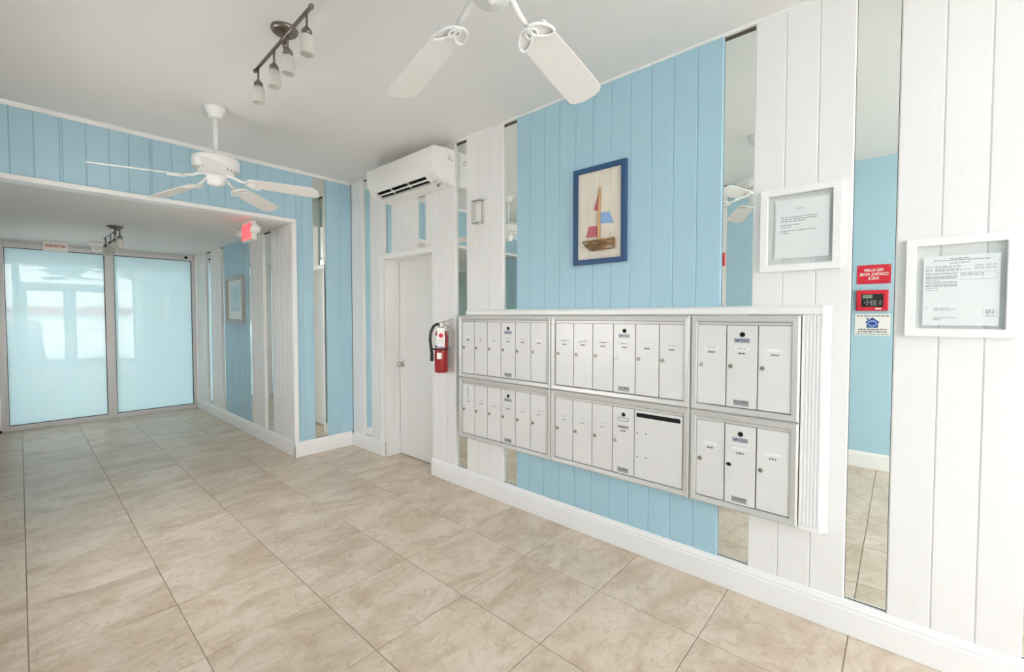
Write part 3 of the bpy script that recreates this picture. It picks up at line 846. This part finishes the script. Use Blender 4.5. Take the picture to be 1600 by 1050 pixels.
b = MB(); b.prism([(-0.002+0.019*math.cos(k*PI/8), 0.318+0.019*math.sin(k*PI/8)) for k in range(16)], 'y', yc-rc-0.0068, yc-rc-0.006); obj('tag_emblem', b, M['sign_red'], tg)
b = MB()
for k in range(4): dashes(b, -0.028, 0.024, 0.285-k*0.013, 0.004, yc-rc-0.0066, 0.3, 0.012)
o = obj('tag_print', b, M['ink_light'], tg); o['kind'] = 'stuff'
b = MB(); b.box(-0.018, 0.018, 0.078, 0.0915, 0.22, 0.37, 0.002); b.box(-0.010,0.010,0.02,0.078,0.362,0.370,0.001); obj('wall_bracket', b, M['white_plastic'], t, (0,0,0), (0,0,R(-50)))

# ------------------------------------------------------------------ wall air conditioner
t = thing('air_conditioner', 'white split air conditioner high on the wall above the white door', 'air conditioner', (0.0, -0.765, 2.565), MW)
AW = 1.0
prof = [(-0.002,0.0),(-0.135,0.016),(-0.185,0.038),(-0.222,0.074),(-0.245,0.118),(-0.256,0.165),(-0.258,0.215),(-0.256,0.262),(-0.245,0.274),(-0.215,0.284),(-0.10,0.294),(-0.002,0.297)]
p1, p2 = Vector((-0.1340,0.0158)), Vector((-0.2080,0.0600))
X0, X1 = 0.058, 0.848
nrm = Vector(((p2-p1).normalized().y, -(p2-p1).normalized().x))
if nrm.y < 0: nrm = -nrm                      # points into the body
notch = [tuple(p1), tuple(p1+nrm*0.035), tuple(p2+nrm*0.035), tuple(p2)]
full = [prof[0]] + [tuple(p1), (-0.180,0.0375), tuple(p2)] + prof[3:]
b = MB()
b.prism(full, 'x', 0.0, X0); b.prism([prof[0]] + notch + prof[3:], 'x', X0, X1); b.prism(full, 'x', X1, AW)
bmesh.ops.remove_doubles(b.bm, verts=b.bm.verts, dist=1e-5)
bmesh.ops.bevel(b.bm, geom=[e for e in b.bm.edges if all(min(abs(v.co.x), abs(v.co.x-AW)) < 1e-6 for v in e.verts)], offset=0.008, segments=3, affect='EDGES')
obj('body', b, M['white_plastic'], t)
def strip(pa, pb, x0, x1, th):
    b = MB(); b.prism([tuple(pa), tuple(pb), tuple(pb+nrm*th), tuple(pa+nrm*th)], 'x', x0, x1); return b
q1, q2 = p1+nrm*0.030, p2+nrm*0.030
obj('outlet', strip(q1, q2, X0+0.001, X1-0.001, 0.0045), M['dark_hole'], t)
b = strip(p1+(p2-p1)*0.44+nrm*0.004, p1+(p2-p1)*0.60+nrm*0.004, X0+0.002, X1-0.002, 0.006); obj('louver', b, M['white_plastic'], t)
for k in range(2):
    x = 0.30+k*0.26
    b = strip(p1+(p2-p1)*0.2+nrm*0.010, p1+(p2-p1)*0.85+nrm*0.010, x, x+0.004, 0.018); obj('louver_post', b, M['white_plastic'], t)
b = MB()
for x, z in ((0,0),(0.01,-0.012),(0.016,-0.03),(-0.004,-0.028)): b.box(AW+0.0001, AW+0.0006, -0.085+x*1.6, -0.066+x*1.6, 0.225+z, 0.234+z)
b.rect_sweep(0,0.001,0,0.001,[(0,0),(0.0001,0)])
o = obj('side_sticker', b, M['ink_light'], t); o['kind'] = 'stuff'
b = MB(); b.prism([(-0.09,0.0095),(-0.15,0.0215),(-0.15,0.0205),(-0.09,0.0085)], 'x', 0.87, 0.93); obj('display_label', b, M['ink_light'], t)
b = MB(); b.box(0.87, 0.885, -0.10, -0.085, -0.006, 0.012); obj('drain_clip', b, M['gap'], t)

# ------------------------------------------------------------------ driftwood sailboat picture
t = thing('sailboat_picture', 'navy framed driftwood sailboat picture hanging on the blue planks', 'picture', (0.0, -2.966, 1.795), MW)
PW, PH = 0.378, 0.624
b = MB(); b.rect_sweep(0, PW, 0, PH, [(0.0,-0.002),(0.0,-0.026),(0.002,-0.028),(0.029,-0.028),(0.031,-0.026),(0.031,-0.010)]); obj('frame', b, M['navy'], t)
for k in range(4):
    w_ = (PW-0.058)/4
    b = MB(); b.box(0.029+k*w_+0.0006, 0.029+(k+1)*w_-0.0006, -0.012, -0.004, 0.028, PH-0.028, 0.0012); obj('board', b, M['cream_board'], t)
mx, mz0, mz1 = 0.192, 0.150, 0.478
b = MB(); b.tube([(mx,-0.024,mz0),(mx-0.002,-0.023,0.26),(mx+0.002,-0.022,0.38),(mx+0.006,-0.022,mz1)], [0.0085,0.0085,0.0075,0.007], 10); obj('mast', b, M['mast_wood'], t)
def sail(pts, m, nm='sail'):
    b = MB(); b.prism(pts, 'y', -0.0155, -0.0140); obj(nm, b, M[m], t)
# left sail: a triangle from mast top to the lower left corner, in bands
L0 = Vector((mx+0.000, 0.470)); L1 = Vector((0.092, 0.176)); Lm = lambda z: (mx-0.004, z)
def le(z): f = (L0.y-z)/(L0.y-L1.y); return (L0.x+(L1.x-L0.x)*f, z)
sail([Lm(0.462), le(0.455), le(0.345), Lm(0.335)], 'sail_red')
sail([Lm(0.3345), le(0.3445), le(0.2465), Lm(0.2405)], 'sail_white')
sail([Lm(0.2400), le(0.2460), le(0.176), Lm(0.172)], 'sail_red')
R0 = Vector((mx+0.012,0.462)); R1 = Vector((0.322,0.178))
def re(z): f = (R0.y-z)/(R0.y-R1.y); return (R0.x+(R1.x-R0.x)*f, z)
Rm = lambda z: (mx+0.0095, z)
sail([Rm(0.455), re(0.455), re(0.3205), Rm(0.3235)], 'sail_white')
sail([Rm(0.3230), re(0.3200), re(0.2465), Rm(0.2535)], 'sail_blue')
sail([Rm(0.2530), re(0.2460), re(0.182), Rm(0.200)], 'sail_white')
rs = random.Random(5)
for k in range(34):
    f = k/33.0
    z = 0.088 + 0.060*rs.random()
    half = 0.125 - 0.9*(0.148-z)
    cxh = 0.190 + (0.148-z)*0.2
    ln = rs.uniform(0.05, 0.10)
    xc = cxh + rs.uniform(-1,1)*(half-ln/2)
    an = rs.uniform(-0.35, 0.35)
    dx, dz = math.cos(an)*ln/2, math.sin(an)*ln/2
    yy = -0.018 - rs.random()*0.016
    b = MB(); r_ = rs.uniform(0.0032,0.0055)
    b.tube([(xc-dx,yy,z-dz),(xc+rs.uniform(-.003,.003),yy-0.002,z+rs.uniform(-.002,.002)),(xc+dx,yy,z+dz)], [r_*0.8,r_,r_*0.6], 6); obj('driftwood_stick', b, M['driftwood'], t)
b = MB(); b.box(0.292, 0.304, -0.032, -0.014, 0.088, 0.152, 0.002); obj('stern_block', b, M['driftwood'], t)
b = MB(); b.tube([(0.07,-0.024,0.150),(0.12,-0.027,0.146),(0.19,-0.028,0.149),(0.30,-0.026,0.152)], [0.003,0.005,0.005,0.004], 6); obj('gunwale', b, M['driftwood'], t)
b = MB(); b.tube([(0.072,-0.022,0.148),(0.10,-0.025,0.115),(0.14,-0.026,0.086),(0.29,-0.026,0.088)], [0.003,0.005,0.005,0.004], 6); obj('keel', b, M['driftwood'], t)

# ------------------------------------------------------------------ framed notices (glass floats over the planks)
def notice(label, y0, z0, w, h, bw, paper, lines_fn):
    t = thing('framed_notice', label, 'notice', (0.0, y0, z0), MW)
    b = MB(); b.rect_sweep(0, w, 0, h, [(0,-0.001),(0,-0.028),(0.002,-0.030),(bw-0.002,-0.030),(bw,-0.028),(bw,-0.001)]); obj('frame', b, M['white_trim'], t)
    b = MB(); b.box(bw-0.0, w-bw+0.0, -0.016, -0.0145, bw, h-bw); obj('glass', b, M['notice_glass'], t)
    px0, px1, pz0, pz1 = paper
    b = MB(); b.box(px0, px1, -0.0140, -0.0133, pz0, pz1); pp = obj('paper', b, M['paper'], t)
    b = MB(); lines_fn(b, px0, px1, pz0, pz1, -0.0142); o = obj('print', b, M['ink_light'], pp); o['kind'] = 'stuff'
    return t, pp
def l1(b, x0, x1, z0, z1, y):
    w, h = x1-x0, z1-z0
    dashes(b, x0+w*0.11, x0+w*0.80, z1-h*0.30, 0.0042, y)
    dashes(b, x0+w*0.11, x0+w*0.80, z1-h*0.335, 0.0042, y)
    dashes(b, x0+w*0.11, x0+w*0.57, z1-h*0.37, 0.0042, y)
    dashes(b, x0+w*0.11, x0+w*0.47, z1-h*0.43, 0.0042, y)
    dashes(b, x0+w*0.11, x0+w*0.32, z1-h*0.465, 0.0042, y)
    dashes(b, x0+w*0.11, x0+w*0.77, z1-h*0.53, 0.0042, y)
    dashes(b, x0+w*0.11, x0+w*0.28, z1-h*0.565, 0.0042, y)
n1, pp = notice('white framed one-page notice above the right end of the mailboxes', -4.0745, 1.676, 0.326, 0.400, 0.033, (0.064,0.280,0.062,0.342), l1)
tm = text_mesh('NOTICE', 0.0085, M['ink'], bold=0.0)
link('lettering', tm, pp, (0.165, -0.0142, 0.296))
def l2(b, x0, x1, z0, z1, y):
    w, h = x1-x0, z1-z0
    X = lambda f: x0+w*f
    Z = lambda f: z1-h*f
    dashes(b, X(.36), X(.60), Z(.045), .004, y); dashes(b, X(.14), X(.88), Z(.068), .004, y, 0.15)
    dashes(b, X(.34), X(.62), Z(.10), .002, y); dashes(b, X(.36), X(.60), Z(.115), .002, y)
    for k, f in enumerate((.15,.165,.19,.205,.22)):
        dashes(b, X(.03), X(.12), Z(f), .002, y); dashes(b, X(.16), X(.50 if k != 3 else .62), Z(f), .0025, y)
    for f in (.15,.165,.19,.205): dashes(b, X(.68), X(.80), Z(f), .002, y); dashes(b, X(.82), X(.95), Z(f), .002, y)
    for k, f in enumerate((.25,.262,.29,.302,.314,.326,.35,.375,.387,.41,.425,.437,.46,.49)):
        dashes(b, X(.03), X(.46 if k not in (6,12,13) else .22), Z(f), .0022, y, 0.15, 0.02)
    b.quad([(X(.50),y,Z(.245)),(X(.96),y,Z(.245)),(X(.96),y,Z(.249)),(X(.50),y,Z(.249))])
    for f in (.26,.275,.29): dashes(b, X(.51), X(.80), Z(f), .002, y)
    b.quad([(X(.50),y,Z(.345)),(X(.96),y,Z(.345)),(X(.96),y,Z(.349)),(X(.50),y,Z(.349))])
    for x in (.50,.79,.957): b.quad([(X(x),y,Z(.245)),(X(x+.003),y,Z(.245)),(X(x+.003),y,Z(.349)),(X(x),y,Z(.349))])
    dashes(b, X(.04), X(.09), Z(.75), .0022, y)
    for f, e in ((.75,.34),(.765,.44),(.78,.38),(.89,.48),(.905,.28),(.92,.25)): dashes(b, X(.15), X(e), Z(f), .0022, y)
    for za, zb in ((.77,.774),(.87,.874)): b.quad([(X(.80),y,Z(za)),(X(.97),y,Z(za)),(X(.97),y,Z(zb)),(X(.80),y,Z(zb))])
    for x in (.80,.967): b.quad([(X(x),y,Z(.77)),(X(x+.003),y,Z(.77)),(X(x+.003),y,Z(.874)),(X(x),y,Z(.874))])
    for f in (.79,.805,.82,.85): dashes(b, X(.83), X(.94), Z(f), .003, y)
n2, pp2 = notice('wider white framed certificate, rightmost on the wall, sheet full of fine print', -4.618, 1.375, 0.316, 0.402, 0.033, (0.055,0.268,0.046,0.326), l2)

# ------------------------------------------------------------------ small clear wall light
t = thing('wall_sconce', 'small clear plastic box wall light on white planks right of the air conditioner', 'wall light', (0.0, -2.007, 2.195), MW)
b = MB(); b.box(0.0, 0.130, -0.012, -0.001, 0.0, 0.185, 0.002); obj('base_plate', b, M['white_plastic'], t)
b = MB(); b.lathe([(0,0.01),(0.026,0.01),(0.026,0.175),(0,0.175)], (0.070,-0.04,0), 16); obj('diffuser', b, M['white_plastic'], t)
b = MB()
b.prism([(0.004,-0.0125),(0.004,-0.055),(0.030,-0.078),(0.100,-0.078),(0.126,-0.055),(0.126,-0.0125),(0.1235,-0.0125),(0.1235,-0.053),(0.099,-0.0755),(0.031,-0.0755),(0.0065,-0.053),(0.0065,-0.0125)], 'z', 0.008, 0.177)
obj('clear_cover', b, M['lens'], t)
b = MB(); b.box(0.02,0.112,-0.068,-0.0125,0.0,0.0075,0.001); b.box(0.02,0.112,-0.068,-0.0125,0.1775,0.185,0.001); b.cyl((0.066,-0.05,-0.007),0.005,0.008,'z',10); obj('end_cap', b, M['chrome'], t)

# ------------------------------------------------------------------ ceiling fans
def make_fan(label, loc, a0):
    t = thing('ceiling_fan', label, 'ceiling fan', loc, 0, 'white five-blade ceiling fans in the lobby')
    b = MB(); b.lathe([(0,0),(0.068,0),(0.066,-0.012),(0.052,-0.040),(0.044,-0.052),(0.040,-0.072),(0.024,-0.074),(0,-0.074)], (0,0,0), 32); obj('canopy', b, M['fan_white'], t)
    b = MB(); b.cyl((0,0,-0.352), 0.0145, 0.285, 'z', 16); obj('downrod', b, M['fan_white'], t)
    b = MB(); b.lathe([(0,-0.345),(0.030,-0.345),(0.034,-0.352),(0.120,-0.356),(0.140,-0.364),(0.146,-0.376),(0.146,-0.428),(0.140,-0.440),(0.126,-0.448),(0.112,-0.462),(0.080,-0.470),(0.062,-0.472),(0,-0.472)], (0,0,0), 40)
    mh = obj('motor_housing', b, M['fan_white'], t)
    b = MB()
    for k in range(30):
        a = 2*PI*k/30
        b2 = [(0.117*math.cos(a-0.035),0.117*math.sin(a-0.035),-0.4590),(0.117*math.cos(a+0.035),0.117*math.sin(a+0.035),-0.4590),(0.133*math.cos(a+0.035),0.133*math.sin(a+0.035),-0.4452),(0.133*math.cos(a-0.035),0.133*math.sin(a-0.035),-0.4452)]
        b.quad(b2)
    o = obj('vent_slots', b, M['gap'], mh); o['kind'] = 'stuff'
    b = MB(); b.lathe([(0,-0.472),(0.060,-0.472),(0.062,-0.480),(0.057,-0.500),(0.056,-0.538),(0.050,-0.547),(0.012,-0.549),(0.008,-0.556),(0,-0.557)], (0,0,0), 28); obj('switch_housing', b, M['fan_white'], t)
    # one blade with its iron, then copies turned round the axis
    b = MB()
    pr = [(0.215,-0.052),(0.225,-0.057),(0.42,-0.066),(0.60,-0.071),(0.650,-0.070),(0.670,-0.056),(0.680,-0.030),(0.682,0.0),(0.680,0.030),(0.670,0.056),(0.650,0.070),(0.60,0.071),(0.42,0.066),(0.225,0.057),(0.215,0.052)]
    b.prism(pr, 'z', -0.0035, 0.0035)
    Mt = Matrix.Translation((0,0,-0.500)) @ Matrix.Rotation(R(5.2),4,'Y') @ Matrix.Rotation(R(-13),4,'X')
    b.xform(Mt)
    blade_me = b.mesh('blade', M['fan_blade'])
    b = MB()
    b.tube([(0.060,0,-0.480),(0.085,0,-0.478),(0.11,0,-0.486),(0.150,0,-0.508),(0.195,0,-0.5165)], [0.010,0.010,0.010,0.010,0.008], 10)
    def loop(cx_, cy_, rx, ry, ang, r_, n=20):
        pts = []
        for k in range(n):
            a = 2*PI*k/n; x = rx*math.cos(a); y = ry*math.sin(a)
            pts.append(Mt @ Vector((cx_+x*math.cos(ang)-y*math.sin(ang), cy_+x*math.sin(ang)+y*math.cos(ang), -0.010)))
        b.tube(pts, r_, 8, True)
    loop(0.232, 0.031, 0.048, 0.023, R(38), 0.0055); loop(0.232, -0.031, 0.048, 0.023, R(-38), 0.0055); loop(0.222, 0, 0.020, 0.020, 0, 0.005)
    iron_me = b.mesh('blade_iron', M['fan_white'])
    for k in range(5):
        bl_ = link('blade', blade_me, t, (0,0,0), (0,0,a0 + k*2*PI/5))
        link('blade_iron', iron_me, bl_)
    return t
make_fan('white ceiling fan on a rod in front of the blue header above the hall', (-1.544, -0.943, H), R(38))
make_fan('near white ceiling fan cut off by the top edge, two blades showing', (-1.554, -3.688, H), R(7))

# ------------------------------------------------------------------ four-lamp track lights
def make_track(label, loc, rotz):
    t = thing('track_light', label, 'ceiling light', loc, rotz, 'bronze four-lamp bar lights')
    b = MB(); b.lathe([(0,0),(0.064,0),(0.066,-0.006),(0.060,-0.016),(0.050,-0.022),(0.044,-0.020),(0.034,-0.027),(0,-0.028)], (0,0,0), 32); obj('canopy', b, M['bronze'], t)
    b = MB(); b.cyl((0,0,-0.092), 0.009, 0.066, 'z', 14); b.lathe([(0,-0.106),(0.006,-0.104),(0.009,-0.097),(0.006,-0.092),(0.011,-0.088),(0.011,-0.066),(0,-0.064)], (0,0,0), 14); obj('stem', b, M['bronze'], t)
    b = MB(); b.tube([(-0.022,-0.352,-0.061),(-0.022,0.352,-0.089)], 0.0085, 12)
    for s in (-1,1): b.lathe([(0,-0.012),(0.010,-0.009),(0.012,0),(0.010,0.009),(0,0.012)], (-0.022, s*0.358, -0.075-s*0.0143), 12, 'y')
    b.tube([(-0.022,0,-0.075),(0,0,-0.078)], 0.006, 8); obj('bar', b, M['bronze'], t)
    lamp = None
    for y in (-0.310,-0.092,0.085,0.312):
        if lamp is None:
            b = MB(); b.cyl((0,0,-0.066), 0.0055, 0.070, 'z', 10); b.lathe([(0,-0.062),(0.012,-0.062),(0.014,-0.068),(0.022,-0.074),(0.0235,-0.092),(0.021,-0.094),(0,-0.094)], (0,0,0), 18)
            lamp = obj('lamp_head', b, M['bronze'], t, (-0.022, y, -0.086-y*0.04))
            b = MB(); b.lathe([(0.019,-0.0945),(0.026,-0.100),(0.0305,-0.112),(0.032,-0.185),(0.0295,-0.186),(0.028,-0.114),(0.024,-0.103),(0.016,-0.098)], (0,0,0), 24); obj('lamp_shade', b, M['alabaster'], lamp)
            b = MB(); b.lathe([(0,-0.172),(0.010,-0.170),(0.014,-0.160),(0.012,-0.140),(0.007,-0.118),(0.007,-0.096)], (0,0,0), 14); obj('bulb', b, M['card'], lamp)
        else:
            c = copy_tree(lamp, t); c.location = (-0.022, y, -0.086-y*0.04)
    return t
make_track('bronze bar light with four white glass shades on the lobby ceiling', (-1.558, -2.205, H), 0)
make_track('bronze bar light with four glass shades on the low hall ceiling before the glass', (-1.81, 1.60, HH), R(4))

# ------------------------------------------------------------------ exit sign with emergency heads
t = thing('exit_sign', 'lit red exit sign with two white lamp heads under the hall ceiling', 'exit sign', (-0.95, 0.27, HH), MW)
b = MB(); b.box(-0.150, 0.150, -0.022, 0.022, -0.200, -0.020, 0.006); obj('housing', b, M['white_plastic'], t)
b = MB(); b.box(-0.085, 0.085, -0.040, 0.040, -0.0195, -0.001, 0.004); obj('canopy', b, M['white_plastic'], t)
b = MB(); b.box(-0.140, 0.140, -0.0245, -0.0225, -0.190, -0.030); fc = obj('face', b, M['exit_face'], t)
link('lettering', text_mesh('EXIT', 0.165, M['exit_glow'], bold=0.004, sx=0.72), fc, (0, -0.0252, -0.112))
for s, tz in ((-1, -0.175), (1, -0.09)):
    b = MB(); b.tube([(s*0.150,0,-0.10),(s*0.175,0,-0.10)], 0.012, 10)
    hd = obj('lamp_arm', b, M['white_plastic'], t)
    b = MB(); b.lathe([(0,0.034),(0.026,0.032),(0.040,0.010),(0.052,-0.028),(0.052,-0.034),(0,-0.034)], (0,0,0), 20, 'y')
    h_ = obj('lamp_head', b, M['white_plastic'], hd, (s*0.205, 0, -0.105), (R(-22), R(0), R(-s*35)))
    b = MB(); b.lathe([(0.050,-0.0345),(0.045,-0.040),(0,-0.043)], (0,0,0), 20, 'y'); 
    b.bm.transform(Matrix.Translation((s*0.205,0,-0.105)) @ Matrix.Rotation(R(-s*35),4,'Z') @ Matrix.Rotation(R(-22),4,'X'))
    obj('lens', b, M['lens'], hd)

# ------------------------------------------------------------------ elevator sign, sensor, camera
t = thing('elevator_sign', 'small white hanging sign with red capitals above the frosted glass', 'sign', (-2.182, 3.40, HH))
b = MB(); b.box(-0.106, 0.106, -0.012, 0.012, -0.130, -0.003, 0.003); bx_ = obj('panel', b, M['white_plastic'], t)
link('lettering', text_mesh('ELEVATOR', 0.050, M['sign_red'], bold=0.0011, sx=0.76), bx_, (0, -0.0128, -0.064))
b = MB(); b.box(-0.110, -0.104, -0.028, 0.028, -0.128, -0.001, 0.001); b.box(0.104, 0.110, -0.028, 0.028, -0.128, -0.001, 0.001); obj('end_bracket', b, M['white_plastic'], t)
t = thing('ceiling_sensor', 'squat white sensor box on hall ceiling left of the bronze light', 'sensor', (-1.812, 3.10, HH))
b = MB(); b.box(-0.088, 0.088, -0.06, 0.06, -0.062, -0.001, 0.008, 2); bx_ = obj('housing', b, M['white_plastic'], t)
b = MB(); b.box(-0.062, 0.062, -0.05, 0.05, -0.112, -0.0625, 0.006, 2); obj('sensor_head', b, M['white_plastic'], t)
b = MB()
for k in range(5): b.box(-0.032+k*0.013, -0.024+k*0.013, -0.0512, -0.0502, -0.100, -0.093)
o = obj('vent_marks', b, M['black'], t); o['kind'] = 'stuff'
t = thing('security_camera', 'small white security camera with black lens at the top right of the glass', 'camera', (-0.735, 3.665, 2.352))
b = MB(); b.box(-0.055, 0.050, -0.02, 0.03, -0.03, 0.046, 0.006, 2); obj('mount', b, M['white_plastic'], t)
b = MB(); b.lathe([(0.0,-0.058),(0.018,-0.057),(0.027,-0.045),(0.029,-0.02),(0,-0.02)], (-0.036,0,0.002), 20, 'y'); hd = obj('camera_head', b, M['white_plastic'], t)
b = MB(); b.lathe([(0,-0.064),(0.012,-0.0625),(0.021,-0.0585),(0.022,-0.052)], (-0.036,0,0.002), 20, 'y'); obj('camera_lens', b, M['black'], hd)

# ------------------------------------------------------------------ framed print in the hall
t = thing('framed_print', 'pewter framed pale blue seascape print on the blue hall panel', 'picture', (XH, 2.115, 1.367), MW)
b = MB(); b.rect_sweep(0, 0.645, 0, 0.600, [(0,-0.001),(0,-0.030),(0.004,-0.034),(0.046,-0.028),(0.050,-0.024),(0.050,-0.010)]); obj('frame', b, M['silver'], t)
b = MB(); b.box(0.048, 0.597, -0.012, -0.004, 0.048, 0.552); obj('mat_board', b, M['mat_board'], t)
b = MB(); b.box(0.165, 0.485, -0.0135, -0.0122, 0.150, 0.475); obj('print', b, M['print'], t)
b = MB(); b.box(0.050, 0.595, -0.018, -0.0165, 0.050, 0.550); obj('glass', b, M['notice_glass'], t)

# ------------------------------------------------------------------ left wall fittings (seen in the wide mirror strip)
LW = R(90)
t = thing('fire_alarm_sign', 'red fire alarm control panel sign with white capitals, seen in wide mirror strip', 'sign', (XL, -4.402, 1.85), LW)
b = MB(); b.box(-0.124, 0.124, -0.005, -0.001, -0.090, 0.090, 0.002); pl = obj('plate', b, M['sign_red'], t)
link('lettering', text_mesh('FIRE ALARM\nCONTROL PANEL\nINSIDE', 0.039, M['card'], bold=0.0006, sx=0.68, line=1.0), pl, (0, -0.0056, 0.0))
for x in (-0.112, 0.112):
    for z in (-0.078, 0.078):
        b = MB(); b.lathe([(0.005,0),(0.004,-0.0015),(0,-0.002)], (x,-0.005,z), 10, 'y'); obj('screw', b, M['chrome'], t)
t = thing('fire_alarm_keypad', 'red fire alarm keypad panel with dark face, seen in wide mirror strip', 'alarm panel', (XL, -4.3965, 1.604), LW)
b = MB(); b.rect_sweep(-0.117, 0.117, -0.097, 0.097, [(0,-0.001),(0,-0.030),(0.006,-0.034),(0.034,-0.034),(0.038,-0.028)]); b.box(-0.110,0.110,-0.026,-0.002,-0.09,0.09); obj('case', b, M['sign_red'], t)
b = MB(); b.box(-0.080, 0.080, -0.0295, -0.0262, -0.060, 0.062); fc = obj('key_face', b, M['black'], t)
b = MB(); b.box(-0.002, 0.070, -0.031, -0.0296, 0.020, 0.052, 0.001); obj('display', b, M['lcd'], fc)
b = MB()
for i in range(3):
    for j in range(4): b.box(-0.030+i*0.015, -0.022+i*0.015, -0.0315, -0.0296, -0.048+j*0.014, -0.040+j*0.014)
for x, z in ((0.036,0.0),(0.036,-0.036),(0.018,-0.018),(0.054,-0.018),(0.036,-0.018)): b.box(x-0.005, x+0.005, -0.0315, -0.0296, z-0.005, z+0.005)
for z in (-0.012,-0.034): b.box(-0.068,-0.050,-0.0315,-0.0296,z-0.004,z+0.004)
o = obj('keys', b, M['ink_light'], fc); o['kind'] = 'stuff'
b = MB(); b.box(-0.068, -0.024, -0.0352, -0.0342, -0.084, -0.072); obj('white_label', b, M['card'], t)
t = thing('security_notice', 'white security sticker with a blue house and eye emblem, seen in mirror strip', 'sign', (XL, -4.401, 1.375), LW)
b = MB(); b.box(-0.130, 0.130, -0.003, -0.0008, -0.100, 0.100); pl = obj('plate', b, M['card'], t)
b = MB(); b.prism([(-0.042,-0.028),(0.042,-0.028),(0.042,0.020),(0.052,0.020),(0.050,0.028),(0.0,0.070),(-0.022,0.052),(-0.050,0.028),(-0.052,0.020),(-0.042,0.020)], 'y', -0.0036, -0.0030)
b.box(0.030, 0.040, -0.0036, -0.003, 0.046, 0.066); hb = obj('house_emblem', b, M['house_blue'], pl)
b = MB(); b.prism([(0.036*math.cos(k*PI/8), 0.012+0.034*math.sin(k*PI/8)) for k in range(16)], 'y', -0.0042, -0.0037); obj('emblem_ring', b, M['house_pale'], pl)
b = MB(); b.prism([(0.026*math.cos(k*PI/8), 0.012+0.016*math.sin(k*PI/8)) for k in range(16)], 'y', -0.0047, -0.0043); b.cyl((0.004,-0.0049,0.014),0.006,0.0004,'y',10); obj('emblem_eye', b, M['house_blue'], pl)
b = MB()
dashes(b, -0.118, 0.118, 0.083, 0.010, -0.0034, 0.25, 0.022)
for z in (-0.045, -0.067): dashes(b, -0.105, 0.105, z, 0.012, -0.0034, 0.25, 0.022)
dashes(b, -0.120, 0.120, -0.088, 0.007, -0.0034, 0.15, 0.02)
o = obj('print', b, M['ink'], pl); o['kind'] = 'stuff'
t = thing('alarm_strobe', 'red alarm strobe on white planks of the opposite wall, glimpsed in mirror', 'alarm', (XL, -3.035, 2.10), LW)
b = MB(); b.box(-0.06, 0.06, -0.045, -0.001, -0.075, 0.075, 0.006, 2); obj('case', b, M['sign_red'], t)
b = MB(); b.box(-0.025, 0.025, -0.058, -0.0455, -0.02, 0.04, 0.004); obj('strobe_lens', b, M['lens'], t)
